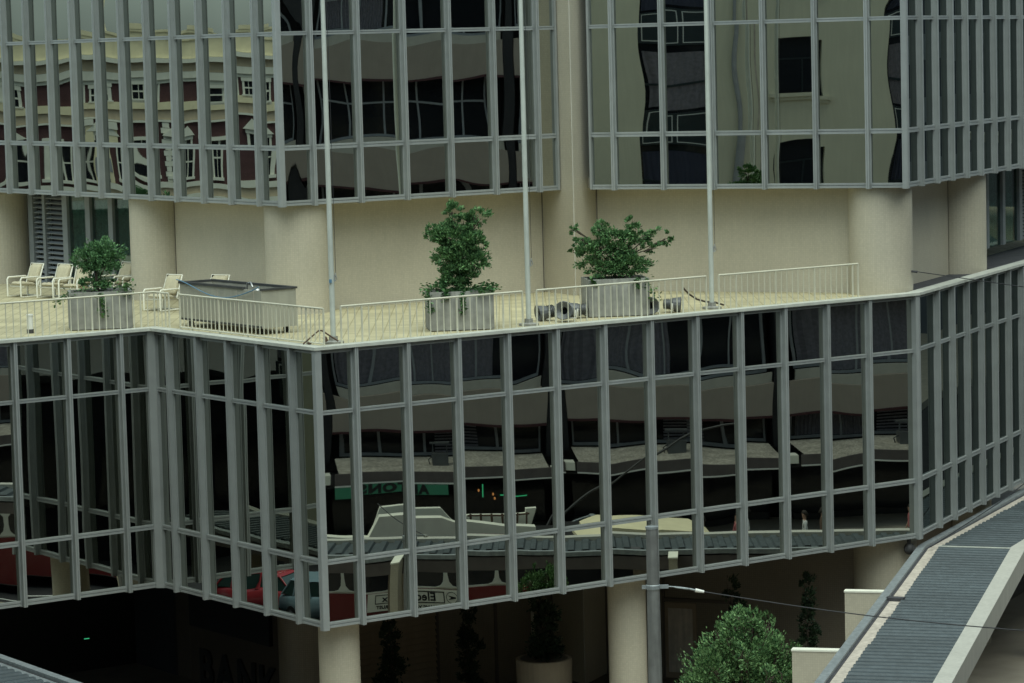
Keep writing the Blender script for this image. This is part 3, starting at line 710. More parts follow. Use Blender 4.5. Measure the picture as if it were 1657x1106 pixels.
t = thing('terrace_light', 'small white post light with a black foot, far left of the terrace', 'light', (-11.62, 73.85, 0))
m = MB(); m.lathe(0, 0, [(.075, .10), (.075, .42), (.085, .42), (.085, .46), (.0, .47)], 14); local('shade', m, 'white_enamel', t)
m = MB(); m.lathe(0, 0, [(.085, .0), (.085, .10), (.0, .101)], 14); local('foot', m, 'rim_dark', t)

# floodlights lying about
def floodlight(label, loc, rz, tilt, s=1.0):
    s *= .84
    t = thing('floodlight', label, 'floodlight', loc, rz, 'floodlights lying on the terrace')
    def rot(p): x, y, z = p; return (x * math.cos(tilt) + (z - .22) * math.sin(tilt), y, .22 * s - x * math.sin(tilt) + (z - .22) * math.cos(tilt))
    m = MB(); prof = [(.02, -.30), (.15, -.28), (.15, -.10), (.20, .0), (.24, .22), (.26, .24), (.24, .25), (.10, .16)]
    for i in range(len(prof) - 1):
        (r0, x0), (r1, x1) = prof[i], prof[i + 1]
        for k in range(16):
            a, b = 2 * math.pi * k / 16, 2 * math.pi * (k + 1) / 16
            q = lambda r, x, a: rot((x * s, r * s * math.cos(a), .22 + r * s * math.sin(a)))
            m.face([q(r0, x0, a), q(r0, x0, b), q(r1, x1, b), q(r1, x1, a)], None, 0, True)
    local('housing', m, 'fixture_grey', t)
    for k in range(4):
        m = MB()
        for j in range(16):
            a, b = 2 * math.pi * j / 16, 2 * math.pi * (j + 1) / 16; x = -.24 + k * .05
            q = lambda r, x, a: rot((x * s, r * s * math.cos(a), .22 + r * s * math.sin(a)))
            m.face([q(.15, x, a), q(.15, x, b), q(.19, x + .008, b), q(.19, x + .008, a)]); m.face([q(.19, x + .008, a), q(.19, x + .008, b), q(.15, x + .016, b), q(.15, x + .016, a)])
        local('cooling_fin', m, 'fixture_grey', t)
    m = MB(); m.tube([(-.02, -.27 * s, .22), (-.02, -.29 * s, .03), (0, 0, .025), (-.02, .29 * s, .03), (-.02, .27 * s, .22)], .022, 6); local('bracket', m, 'white_enamel', t)
    return t
floodlight('grey floodlight toppled next to the middle flagpole, farthest left', (.82, 73.55, .02), R(200), R(8))
floodlight('largest dark floodlight standing on end behind the railing', (1.30, 73.15, .06), R(255), R(-10), 1.05)
floodlight('dark floodlight tucked against the left side of the right planter', (1.62, 74.05, .03), R(170), R(5), .95)
floodlight('dark floodlight under the ivy at the right of the planter', (3.36, 74.55, .03), R(280), R(-5), 1.0)
floodlight('low grey floodlight standing alone, farthest right on the terrace', (3.96, 75.0, .02), R(0), R(5), .95)

# chairs
def chair_proto():
    t = thing('patio_chair', 'x', 'chair', (0, 0, 0), 0, 'cream patio chairs on the terrace')
    for s in (-1, 1):
        m = MB(); y = .36 * s
        m.tube([(.40, y, .03), (.40, y, .56), (.36, y, .62), (-.30, y, .62), (-.36, y, .58), (-.36, y, .03), (-.30, y, .025), (.36, y, .025), (.40, y, .06)], .028, 8); local('side_frame', m, 'chair_frame', t)
    for x, z in ((.30, .34), (-.30, .34), (-.34, .03)):
        m = MB(); m.tube([(x, -.36, z), (x, .36, z)], .022, 8); local('cross_bar', m, 'chair_frame', t)
    def pad(name, f):
        m = MB(); nx, ny = 9, 7; top = []; bot = []
        for i in range(nx):
            for j in range(ny):
                X, Y = i / (nx - 1), j / (ny - 1)
                e = min(1, 4 * min(X, 1 - X)) ** .5 * min(1, 5 * min(Y, 1 - Y)) ** .5
                dim = .6 + .4 * abs(math.sin(math.pi * X * 3)) * abs(math.sin(math.pi * Y * 2.999)) ** .5
                top.append(f(X, Y, .10 * e * dim)); bot.append(f(X, Y, -.03 * e))
        N = nx * ny; F = []
        for i in range(nx - 1):
            for j in range(ny - 1):
                a = i * ny + j; F.append((a, a + ny, a + ny + 1, a + 1)); F.append((N + a, N + a + 1, N + a + ny + 1, N + a + ny))
        m.idx(top + bot, F, 0, True); local(name, m, 'cushion', t, True)
    pad('seat_cushion', lambda X, Y, h: (-.30 + .68 * X, -.31 + .62 * Y, .36 + .07 * X + h))
    pad('back_cushion', lambda X, Y, h: (-.30 - .20 * X + h * .95, -.31 + .62 * Y, .42 + .58 * X + h * .3))
    m = MB(); m.tube([(-.28, -.33, .36), (-.53, -.33, 1.0), (-.53, .33, 1.0), (-.28, .33, .36)], .026, 8); local('back_frame', m, 'chair_frame', t)
    return t
cp0 = chair_proto()
CH = [((-13.35, 85.45), 188, 'cream patio chair farthest left on the terrace'), ((-12.42, 84.75), 196, 'cream patio chair second from the left, before the grey louvres'),
      ((-11.72, 84.05), 204, 'cream patio chair half hidden by the left edge of the round bush'), ((-10.72, 84.95), 190, 'cream patio chair just right of the round bush by the window'),
      ((-9.98, 84.15), 182, 'cream patio chair whose back touches the edge of the left tiled column'), ((-8.85, 79.5), 192, 'cream patio chair standing alone at the left end of the trough'),
      ((-7.55, 78.9), 200, 'cream patio chair behind the trough with only its cushion top showing')]
for i, (p, a, lab) in enumerate(CH):
    c = cp0 if i == 0 else copy_tree(cp0)
    c.scale = (.88, .88, .9); c.location = (p[0] - .2, p[1], .004); c.rotation_euler = (0, 0, R(a + 36)); c['label'] = lab

# ------------------------------------------------------------------ covered walkway along the kerb
wt = thing('covered_walkway', 'covered walkway with a corrugated grey roof and concrete fascia on the right', 'walkway roof', st(-6, 1, GZ + .13))
ZR = -6.6
gl = [(-20.0, 3.42), (0.33, -.10), (22.0, -.16)]
G2 = [CD + dD * u + nD * w for u, w in gl]
def along(a, b, w0, w1, seg, z0f, z1f): pass
def strip_prism(lo_, hi_, z0, z1, name, mat):
    L0, L1 = offset_line(G2, lo_), offset_line(G2, hi_)
    for i in range(2):
        m = MB(); m.prism([(p.x, p.y) for p in (L0[i], L0[i + 1], L1[i + 1], L1[i])], z0, z1); part(name, m, mat, wt)
# right-hand direction of the line is towards +w (outwards)
strip_prism(-.10, .10, ZR - .02, ZR + .10, 'gutter', 'galvanised')
strip_prism(.101, .16, ZR - .05, ZR + .03, 'gutter_shadow_gap', 'dark_membrane')
strip_prism(.161, .50, ZR - .06, ZR + .02, 'flashing_strip', 'flashing')
strip_prism(2.30, 2.68, ZR - .42, ZR + .13, 'fascia_beam', 'fascia_concrete')
strip_prism(-.08, .12, ZR - .40, ZR - .06, 'edge_beam', 'verandah_fascia')
strip_prism(.12, 2.30, ZR - .12, ZR - .075, 'underside', 'verandah_fascia')
Lg0, Lg1 = offset_line(G2, .44), offset_line(G2, 2.305)
for i in range(2):                              # corrugated sheets, ribs across the walkway
    a0_, a1_, b0_, b1_ = Lg0[i], Lg0[i + 1], Lg1[i], Lg1[i + 1]
    ln = (a1_ - a0_).length; pitch = .36; n_ = int(ln / pitch)
    m = MB(); prof = [(0, 0), (.40, 0), (.50, .055), (.90, .055)]
    for k0_ in range(0, n_, 3):
        rows = []; dz = random.uniform(0, .008)
        for k in range(k0_, min(n_, k0_ + 3)):
            for f, z in prof: rows.append((min(1.0, (k + f) / n_), ZR + .022 + z + dz))
        rows.append((min(1.0, (min(n_, k0_ + 3) + .04) / n_), ZR + .022 + dz))
        m = MB(); V = []; F = []; sk = random.uniform(-.02, .02)
        for q, z in rows: V += [v3(a0_.lerp(a1_, q) + (a0_ - b0_).normalized() * sk, z), v3(b0_.lerp(b1_, q), z)]
        for k in range(len(rows) - 1): F.append((k * 2, k * 2 + 1, k * 2 + 3, k * 2 + 2))
        m.idx(V, F); part('roof_sheet', m, 'roof_sheet', wt)
pa, pb = Lg0[1], Lg1[1]
m = MB(); dd = (pb - pa).normalized(); m.obox(pa, dd, Vector((-dd.y, dd.x)), 0, (pb - pa).length, -.05, .05, ZR + .08, ZR + .10); part('ridge_cap', m, 'coping_metal', wt)
for u, w in ((-13.0, 3.9), (-6.6, 2.7), (6.3, 1.5), (13.0, 1.5)):
    p = st(u, w, 0); m = MB(); m.lathe(p.x, p.y, [(.36, GZ + .13), (.36, ZR - .12)], 24); part('support_column', m, 'paving', wt)
m = MB(); p = st(9.4, 1.3, 0); m.tube([(p.x, p.y, ZR), (p.x, p.y, ZR + .55)], .11, 12); m.tube([(p.x, p.y, ZR + .5), (p.x, p.y, ZR + .60)], .16, 12); part('vent_pipe', m, 'galvanised', wt)
m = MB(); p = st(-7.0, 1.25, 0); m.obox(p.to_2d(), nD, dD, 0, .42, -.12, .12, ZR + .02, ZR + .10); part('roof_clamp', m, 'dark_membrane', wt)
def blade(u, w0, w1, lab):
    p = st(u, w0, 0); t = thing('tiled_screen_wall', lab, 'screen wall', (p.x, p.y, GZ + .13), 0, 'tiled screen walls beside the walkway')
    m = MB(); o_ = p.to_2d(); dw = (nD - dD * .17 * -1).normalized(); d2 = Vector((-dw.y, dw.x))
    A_ = [o_ + d2 * -.11, o_ + dw * (w1 - w0) + d2 * -.11, o_ + dw * (w1 - w0) + d2 * .11, o_ + d2 * .11]
    m.prism([(q.x, q.y) for q in A_], GZ + .13, ZR + .03); part('wall', m, 'mosaic_tile', t)
    m = MB(); A_ = [o_ + dw * -.015 + d2 * -.125, o_ + dw * (w1 - w0) + d2 * -.125, o_ + dw * (w1 - w0) + d2 * .125, o_ + dw * -.015 + d2 * .125]
    m.prism([(q.x, q.y) for q in A_], ZR + .032, ZR + .07); part('cap', m, 'stucco_white', t)
blade(-6.25, -.02, .98, 'upper cream tiled screen wall standing beside the walkway gutter')
blade(-13.35, 1.12, 2.15, 'lower cream tiled screen wall nearest the bottom edge')
# its twin at the left, only a corner in view
t = thing('covered_walkway', 'corner of a corrugated walkway roof at the bottom left', 'walkway roof', (-11.5, 65.5, GZ + .13))
e0, e1 = Vector((-13.6, 69.98)), Vector((-7.4, 60.70)); dl = (e1 - e0).normalized(); nl = nrm(dl)
for a, b, z0, z1, nm, mt in ((-.10, .10, ZR - .02, ZR + .10, 'gutter', 'galvanised'), (.101, .15, ZR - .05, ZR + .02, 'gutter_shadow_gap', 'dark_membrane'), (.151, .4, ZR - .06, ZR + .02, 'flashing_strip', 'galvanised'), (2.3, 2.65, ZR - .42, ZR + .13, 'fascia_beam', 'fascia_concrete'), (.1, 2.3, ZR - .12, ZR - .075, 'underside', 'verandah_fascia'), (-.08, .12, ZR - .4, ZR - .06, 'edge_beam', 'verandah_fascia')):
    m = MB(); m.obox(e0, dl, nl, 0, (e1 - e0).length, a, b, z0, z1); part(nm, m, mt, t)
m = MB(); V = []; F = []; ln = (e1 - e0).length; n_ = int(ln / .36)
for k in range(n_):
    for f, z in ((0, 0), (.4, 0), (.5, .055), (.9, .055)):
        q = e0 + dl * ((k + f) * .36); V += [v3(q + nl * .36, ZR + .022 + z), v3(q + nl * 2.305, ZR + .022 + z)]
for k in range(len(V) // 2 - 1): F.append((k * 2, k * 2 + 1, k * 2 + 3, k * 2 + 2))
m.idx(V, F); part('roof_sheet', m, 'roof_sheet', t)
for q in (2.0, 8.5):
    p = e0 + dl * q + nl * 1.3; m = MB(); m.lathe(p.x, p.y, [(.36, GZ + .13), (.36, ZR - .12)], 24); part('support_column', m, 'paving', t)

# street post with strain wire
WEND = Vector((11.10, 63.0, -5.86))
t = thing('utility_pole', 'grey steel street pole with a strain clamp before the glass wall', 'utility pole', (2.975, 67.0, GZ + .13))
m = MB(); m.lathe(0, 0, [(.17, 0), (.155, 3.0), (.133, 6.42), (.0, 6.43)], 18); local('shaft', m, 'grey_post', t)
m = MB(); m.lathe(0, 0, [(.137, 6.38), (.145, 6.39), (.145, 6.44), (.0, 6.45)], 18); local('cap', m, 'galvanised', t)
m = MB(); m.lathe(0, 0, [(.145, 5.03), (.160, 5.05), (.160, 5.13), (.145, 5.15)], 18); m.box((.14, -.03, 5.05), (.34, .03, 5.13)); m.box((-.25, -.03, 5.05), (-.14, .03, 5.13)); local('clamp', m, 'galvanised', t)
z = 5.09
m = MB(); m.tube([(.34, 0, z), (.46, -.01, z - .01), (.50, -.05, z - .02), (.76, -.05, z - .06), (.80, 0, z - .065)], .014, 6); m.tube([(.46, -.01, z - .01), (.50, .05, z - .02), (.76, .05, z - .06), (.80, 0, z - .065)], .014, 6); m.tube([(.80, 0, z - .065), (.93, 0, z - .10)], .022, 6); local('turnbuckle', m, 'galvanised', t)
m = MB(); m.tube([(.93, 0, z - .10), (1.12, 0, z - .14)], [.045, .03], 8); local('insulator', m, 'white_enamel', t)
m = MB(); w0 = Vector((2.975 + 1.12, 67.0, GZ + .13 + z - .14)); w1 = WEND; pts = [w0.lerp(w1, k / 8) - Vector((0, 0, .10 * math.sin(math.pi * k / 8))) for k in range(9)]
m.tube(pts, .013, 5); single_w('overhead_wire', m, 'wire', 'long thin wire running right from the clamp on the grey pole', 'wire', w0)
m = MB(); w0 = v3(CD, L[3] - .22) + Vector((.2, -.15, 0)); w1 = st(9.5, 1.2, -5.35); m.tube([w0, w0.lerp(w1, .5) - Vector((0, 0, .1)), w1], .014, 5); single_w('overhead_wire', m, 'wire', 'thin wire from the building corner over the walkway roof', 'wire', w0)
m = MB(); w0 = v3(KG + nD * .8, .58); w1 = st(16.0, 1.6, -1.4); m.tube([w0, w0.lerp(w1, .5) - Vector((0, 0, .05)), w1], .012, 5); m.tube([w0 - Vector((.05, 0, 0)), w0 + Vector((.16, -.05, -.03))], .03, 6); single_w('overhead_wire', m, 'wire', 'thin wire sloping down across the right glass wing from the tiled column', 'wire', w0)
p = v3(CD, L[3] - .30) - v3(nD, 0) * .35; m = MB(); m.sphere((0, 0, 0), .14, .14, .16); m.tube([(0, 0, 0), (0, 0, .28)], .05, 8); m.box((-.12, -.1, -.05), (.16, .02, .05)); single('soffit_lamp', m, 'rim_dark', 'small dark lamp under the right corner of the glass podium', 'lamp', p)

# street tree and dark shrubs under the podium
TREE = []
for k in range(26):
    a_, t_ = random.uniform(0, 6.28), random.uniform(.05, 1.0)
    TREE.append((1.22 * math.cos(a_) * math.sin(t_ * 1.7), .9 * math.sin(a_) * math.sin(t_ * 1.7), 2.35 + 1.42 * math.cos(t_ * 1.7), random.uniform(.16, .30), random.uniform(.16, .28), random.uniform(.20, .38)))
plant('street_tree', 'bushy light green tree in front of the ground floor, bottom right', 'tree', (5.15, 69.7, GZ + .13),
      [(0, 0, 3.55, .36, .38, .30), (-.42, .1, 3.1, .62, .55, .46), (.40, 0, 3.1, .60, .55, .44), (0, -.1, 2.9, .8, .7, .5), (-.85, 0, 2.65, .55, .5, .46), (.80, 0, 2.65, .55, .5, .46), (-.3, .1, 2.55, .85, .7, .5), (.55, 0, 2.5, .85, .7, .5), (-1.0, 0, 2.3, .5, .45, .4), (1.15, 0, 2.45, .42, .4, .38), (0, 0, 1.9, 1.1, .8, .5)] + TREE,
      27000, .078, 'leaf_olive', .09, shell=.5, lean=.9)
t = thing('round_planter', 'round concrete tub planter in the shade under the podium', 'planter', (.585, 75.2, GZ + .13))
m = MB(); m.lathe(0, 0, [(.55, 0), (.66, .05), (.70, 1.86), (.70, 1.92), (.60, 1.92), (.58, 1.7), (.0, 1.7)], 32); local('tub', m, 'tub_brown', t)
m = MB(); m.lathe(0, 0, [(.57, 1.72), (.3, 1.80), (.0, 1.84)], 20); local('soil', m, 'soil', t)
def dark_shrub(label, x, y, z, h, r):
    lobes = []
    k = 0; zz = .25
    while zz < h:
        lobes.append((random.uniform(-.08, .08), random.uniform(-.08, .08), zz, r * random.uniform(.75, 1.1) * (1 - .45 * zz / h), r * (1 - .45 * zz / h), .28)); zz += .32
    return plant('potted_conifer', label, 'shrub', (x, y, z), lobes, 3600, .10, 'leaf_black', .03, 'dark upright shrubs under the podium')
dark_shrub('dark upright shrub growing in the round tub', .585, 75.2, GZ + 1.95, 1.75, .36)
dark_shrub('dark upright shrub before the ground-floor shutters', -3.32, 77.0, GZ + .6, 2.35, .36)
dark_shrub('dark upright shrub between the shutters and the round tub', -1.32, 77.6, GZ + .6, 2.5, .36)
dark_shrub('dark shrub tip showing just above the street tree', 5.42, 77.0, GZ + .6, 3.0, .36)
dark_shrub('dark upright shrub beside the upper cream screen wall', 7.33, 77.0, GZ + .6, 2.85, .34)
for x, y, pl in ((-3.32, 77.0, 'round pot before the ground-floor shutters'), (-1.32, 77.6, 'round pot between the shutters and the large tub'), (5.42, 77.0, 'round pot hidden behind the street tree'), (7.33, 77.0, 'round pot behind the upper cream screen wall')):
    m = MB(); m.lathe(0, 0, [(.28, 0), (.38, .55), (.40, .6), (.33, .6), (.0, .55)], 20); o = single('plant_pot', m, 'paving', pl, 'pot', (x, y, GZ + .13)); o['group'] = 'pots under the podium'

# ------------------------------------------------------------------ across the street (seen in the mirror glass)
WO = 28.0
ob = thing('shop_building', 'long building with brown spandrels over a verandah across the street', 'building', st(0, WO, GZ))
o0 = st(0, WO, 0).to_2d(); inn = nD; U0, U1 = -46.4, 20.0
m = MB(); m.obox(o0, dD, inn, U0, U1, 1.6, 12, GZ, 19.5); part('rear_block', m, 'shop_dark', ob)
cols = [-6.1 + 8.0 * k for k in range(-5, 4)]
sp_z = [(-6.4, -5.26), (-2.3, -1.15), (1.40, 2.74), (5.53, 6.88), (9.65, 10.95), (13.75, 15.05), (17.85, 19.2)]
for i in range(len(cols) - 1):
    a, b = cols[i] + .24, cols[i + 1] - .24
    for z0, z1 in sp_z:
        m = MB(); m.obox(o0, dD, inn, a, b, 0, .35, z0, z1); s_ = part('spandrel_panel', m, 'spandrel', ob)
        m = MB(); m.obox(o0, dD, inn, a, b, -.02, .37, z0 - .09, z0 - .002); part('red_trim', m, 'maroon', s_)
        m = MB(); m.obox(o0, dD, inn, a + .25, b - .05, .30, .55, z1 + .002, z1 + .34); part('sill_band', m, 'spandrel_lip', s_)
for cx in cols:
    m = MB(); m.obox(o0, dD, inn, cx - .22, cx + .22, .10, 1.6, -7.5, 19.4); part('black_pier', m, 'black_tile', ob)
rows = [(-7.42, -6.5), (-4.92, -2.35), (-.80, 1.35), (3.08, 5.45), (7.22, 9.6), (11.3, 13.7)]
for i in range(len(cols) - 1):
    a, b = cols[i] + .55, cols[i + 1] - .5
    for r_i, (z0, z1) in enumerate(rows):
        m = MB(); m.obox(o0, dD, inn, a, b, .95, 1.0, z0, z1); wn = part('window', m, 'opp_glass', ob)
        m = MB(); nmu = 5 if r_i != 1 else 6
        for k in range(nmu + 1):
            x = a + (b - a) * k / nmu; m.obox(o0, dD, inn, x - .045, x + .045, .86, .945, z0, z1)
        m.obox(o0, dD, inn, a, b, .87, .94, z0, z0 + .10)
        if r_i >= 2: m.obox(o0, dD, inn, a, b, .87, .94, z0 + 1.45, z0 + 1.53)
        part('window_frame', m, 'opp_frame', wn)
        if r_i == 1 or (i + r_i) % 3 == 0:
            m = MB(); V = []; F = []; n_ = 60; c0, c1 = (a + .1, b - 1.6 * ((i * 7) % 3)) if r_i == 1 else (a + .2, a + 2.6)
            for k in range(n_ + 1):
                x = c0 + (c1 - c0) * k / n_; p = o0 + dD * x + inn * (.915 + .03 * math.sin(k * 1.9)); V += [v3(p, z0 + .12), v3(p, z1)]
            for k in range(n_): F.append((2 * k, 2 * k + 2, 2 * k + 3, 2 * k + 1))
            m.idx(V, F); part('curtain', m, 'opp_curtain', wn)
        if r_i == 0 and i % 1 == 0:
            m = MB()
            for k in range(9): m.obox(o0, dD, inn, a + 3.2, a + 4.9, .82, .86, z0 + .12 + k * .11, z0 + .18 + k * .11)
            part('blind', m, 'opp_curtain', wn)
# verandah
m = MB(); V = []; F = []; n_ = int((U1 - U0) / .22)
for i in range(len(cols) - 1):
    a, b = cols[i] + .35, cols[i + 1] - .45
    mb_ = MB(); V = []; F = []; n_ = 22
    for k in range(n_ + 1):
        f = k / n_; z = -7.42 - .07 * f + .04 * (k % 2); wv = .3 - 3.1 * f
        V += [v3(o0 + dD * a + inn * wv, z), v3(o0 + dD * b + inn * wv, z)]
    for k in range(n_): F.append((2 * k, 2 * k + 1, 2 * k + 3, 2 * k + 2))
    mb_.idx(V, F); part('verandah_roof', mb_, 'verandah_sheet', ob)
    m = MB(); m.obox(o0, dD, inn, a - .1, b + .1, -2.95, -2.83, -7.82, -7.48); part('verandah_fascia', m, 'verandah_fascia', ob)
    m = MB(); m.obox(o0, dD, inn, a - .1, b + .1, -2.97, -2.85, -7.87, -7.825); part('fascia_trim', m, 'white_enamel', ob)
    m = MB(); m.obox(o0, dD, inn, b + .12, b + .6, -2.9, -2.2, -7.78, -7.50); part('gutter_box', m, 'stucco_white', ob)
m = MB(); m.obox(o0, dD, inn, U0, U1, -2.8, .8, -7.92, -7.86); part('verandah_ceiling', m, 'shop_dark', ob)
for i in range(len(cols) - 1):
    a, b = cols[i] + .3, cols[i + 1] - .3
    m = MB(); m.obox(o0, dD, inn, a, b, .6, .66, GZ + .6, -8.2); part('shopfront', m, 'opp_glass', ob)
    m = MB(); m.obox(o0, dD, inn, a, b, .5, .9, GZ, GZ + .6); part('stall_riser', m, 'black_tile', ob)
for cu_, lab in ((-10.3, 'air conditioner on the verandah roof over the green shop sign'), (-2.2, 'air conditioner on the verandah roof right of the black pier'), (6.1, 'air conditioner on the verandah roof farthest right')):
    p = st(cu_, WO - 1.4, -7.46); t = thing('air_conditioner', lab, 'air conditioner', p, math.atan2(dD.y, dD.x), 'air conditioners on the verandah roof')
    m = MB(); m.box((-.35, -.25, 0), (.35, .25, .42)); local('casing', m, 'fixture_grey', t)
    m = MB(); m.tube([(-.3, 0, .42), (-.3, 0, .78), (.3, 0, .78), (.3, 0, .42)], .03, 6); m.box((-.42, -.12, .74), (.42, .12, .80)); local('stand', m, 'fixture_grey', t)
    m = MB(); m.tube([(-.35, .1, .3), (-.5, .1, .2), (-.45, .1, .0)], .02, 6); local('pipe', m, 'rim_dark', t)
# green shop sign
p = st(-12.0, WO - 3.0, -8.27); t = thing('shop_sign', 'green-lit sign reading ALTONS under the verandah across the street', 'sign', p)
m = MB(); m.obox(p.to_2d(), dD, nD, -1.85, 1.85, 0, .14, -8.21, -7.89); part('light_box', m, 'sign_green', t)
q = st(-12.0, WO - 3.0 - .008, -8.05); lettering('letters', 'ALTONS', .40, 'sign_ink', t, q, -dD, .004, .024, 1.15, 1.2)
for u, z0, z1, lab in ((-8.6, -9.0, -8.55, 'upright green neon tube in the dark shopfront'),):
    p = st(u, WO + .45, z0); m = MB(); m.tube([(0, 0, 0), (0, 0, z1 - z0)], .02, 6); single('neon_tube', m, 'neon_green', lab, 'neon light', p, 0, 'neon tubes in the shopfront')
p = st(-8.0, WO + .45, -8.95); m = MB(); m.tube([(0, 0, 0), (dD.x * .7, dD.y * .7, 0)], .02, 6); single('neon_tube', m, 'neon_green', 'level green neon tube in the dark shopfront', 'neon light', p, 0, 'neon tubes in the shopfront')
for u, z, lab in ((-8.75, -8.75, 'amber lamp left of the upright neon tube'), (-8.25, -8.9, 'amber lamp below the level neon tube'), (-8.2, -9.05, 'lower amber lamp in the dark shopfront')):
    m = MB(); m.sphere((0, 0, 0), .032, .032, .05); single('shop_lamp', m, 'lamp_amber', lab, 'lamp', st(u, WO + .4, z), 0, 'amber lamps in the shopfront')
# a further plain office down the street
m = thing('far_office_building', 'plain grey office block farther along the opposite side of the street', 'building', st(60, WO, GZ))
b_ = MB(); b_.obox(o0, dD, inn, 22, 110, 0, 14, GZ, 16); part('wall', b_, 'far_office', m)
for r_ in range(6):
    b_ = MB(); b_.obox(o0, dD, inn, 23, 109, -.05, -.004, GZ + 5 + r_ * 3.6, GZ + 6.6 + r_ * 3.6); part('window_band', b_, 'opp_frame', m)

# kiosk roof and street lamp in the roadway island
kb = thing('kiosk', 'cream concrete kiosk roof with a sloping-sided parapet across the road', 'kiosk', st(-10, 15, GZ))
k0 = st(0, 14.0, 0).to_2d()
def kprof(name, pts, w0, w1, mat):
    m = MB(); m.profile(pts, v3(k0 + nD * w0, 0), v3(dD, 0), Vector((0, 0, 1)), v3(nD, 0), w1 - w0); return part(name, m, mat, kb)
kprof('body', [(-14.9, GZ), (-3.2, GZ), (-3.2, -8.3), (-14.9, -8.3)], .6, 3.0, 'shop_dark')
kprof('parapet', [(-15.2, -8.3), (-8.3, -8.3), (-8.35, -7.86), (-10.5, -7.60), (-11.25, -7.34), (-13.0, -7.30), (-13.3, -7.9), (-15.2, -7.7)], 0, .5, 'stucco_white')
kprof('rear_parapet', [(-13.1, -8.2), (-10.3, -8.2), (-11.1, -7.42), (-12.85, -7.42)], 2.6, 2.9, 'stucco_white')
kprof('recess', [(-12.8, -8.0), (-11.3, -8.0), (-11.3, -7.52), (-12.8, -7.52)], 1.6, 1.7, 'fixture_grey')
kprof('shelf', [(-10.4, -8.0), (-8.4, -8.0), (-8.2, -7.45), (-8.6, -7.45), (-8.6, -7.6), (-10.3, -7.6)], 1.2, 1.5, 'stucco_white')
for k in range(6):
    m = MB(); p = k0 + dD * (-10.2 + .32 * k) + nD * .8; m.tube([v3(p, -7.9), v3(p, -7.5)], .035, 6); part('rail_post', m, 'rust_iron', kb)
m = MB(); m.tube([v3(k0 + dD * -10.3 + nD * .8, -7.55), v3(k0 + dD * -8.5 + nD * .8, -7.55)], .03, 6); part('top_rail', m, 'rust_iron', kb)
kprof('second_roof', [(-6.9, -8.5), (-2.9, -8.6), (-2.9, -8.35), (-3.3, -8.12), (-4.5, -7.96), (-6.3, -7.96), (-6.9, -8.2)], -.4, 2.4, 'stucco_cream')
lp = st(-7.6, 17.5, GZ); t = thing('street_lamp', 'black street lamp with a long upswept arm across the road', 'street lamp', lp)
m = MB(); m.tube([(0, 0, 0), (0, 0, 2.2)], [.09, .08], 8); local('post', m, 'rim_dark', t)
m = MB(); a = v3(dD, 0); m.tube([Vector((0, 0, 2.1)), a * .25 + Vector((0, 0, 2.5)), a * 1.3 + Vector((0, 0, 3.2)), a * 4.6 + Vector((0, 0, 5.0)), a * 6.2 + Vector((0, 0, 5.4))], [.05, .05, .04, .035, .03], 6); local('arm', m, 'rim_dark', t)
m = MB(); m.tube([Vector((0, 0, 1.9)), a * .4 + Vector((0, 0, 2.15)), a * 1.2 + Vector((0, 0, 2.4))], .04, 6); m.sphere(a * 1.3 + Vector((0, 0, 2.42)), .14, .14, .07); local('lantern', m, 'galvanised', t)

# bus
BU0, BW = -20.6, 9.6
bt = thing('bus', 'red and cream single-deck bus with a white advert board on its side', 'bus', st(-14.8, BW + 1.2, GZ))
b0 = st(0, BW, 0).to_2d(); bz = GZ
def bb(x0, x1, y0, y1, z0, z1): m = MB(); m.obox(b0, dD, nD, x0, x1, y0, y1, z0, z1); return m
BE = -8.95
m = bb(BU0, BE, 0, 2.4, bz + .40, bz + 1.80); bd = part('lower_body', m, 'bus_red', bt)
m = bb(BU0 + .05, BE - .05, .03, 2.37, bz + 1.802, bz + 1.85); part('waist_band', m, 'bus_cream', bt)
m = bb(BU0 + .15, BE - .15, .09, 2.31, bz + 1.852, bz + 2.72); part('window_glass', m, 'opp_glass', bt)
m = MB(); m.profile([(0, bz + 2.6), (2.4, bz + 2.6), (2.36, bz + 2.82), (2.1, bz + 2.98), (.3, bz + 2.98), (.04, bz + 2.82)], v3(b0 + dD * BU0, 0), v3(nD, 0), Vector((0, 0, 1)), v3(dD, 0), BE - BU0); part('roof', m, 'bus_red', bt)
for k in range(8):                                  # flared window pillars with round-cornered openings
    x = -9.86 - k * 1.48
    for y in (-.004, 2.36):
        m = MB(); w = .055; pr = [(-w - .30, bz + 1.851), (w + .30, bz + 1.851), (w + .12, bz + 1.900), (w + .03, bz + 2.020), (w, bz + 2.230), (w, bz + 2.500), (w + .08, bz + 2.620), (w + .22, bz + 2.620), (-w - .22, bz + 2.620), (-w - .08, bz + 2.620), (-w, bz + 2.500), (-w, bz + 2.230), (-w - .03, bz + 2.020), (-w - .12, bz + 1.900)]
        m.profile(pr, v3(b0 + dD * x + nD * y, 0), v3(dD, 0), Vector((0, 0, 1)), v3(nD, 0), .05); part('window_pillar', m, 'bus_cream', bt)
for x in (-18.2, -11.6):
    for y in (.02, 2.14):
        m = MB(); p = b0 + dD * x + nD * y; m.tube([v3(p, bz + .50), v3(p + nD * .26, bz + .50)], .48, 18); wl = part('wheel', m, 'tyre', bt)
        m = MB(); m.tube([v3(p - nD * .012, bz + .50), v3(p + nD * .27, bz + .50)], .26, 14); part('rim', m, 'galvanised', wl)
    m = MB(); p = b0 + dD * x - nD * .006; m.profile([(.66 * math.cos(a_ * math.pi / 10), bz + .42 + .66 * math.sin(a_ * math.pi / 10)) for a_ in range(11)], v3(p, 0), v3(dD, 0), Vector((0, 0, 1)), v3(nD, 0), .02); part('wheel_arch', m, 'rim_dark', bt)
ax0, ax1 = -13.72, -11.02
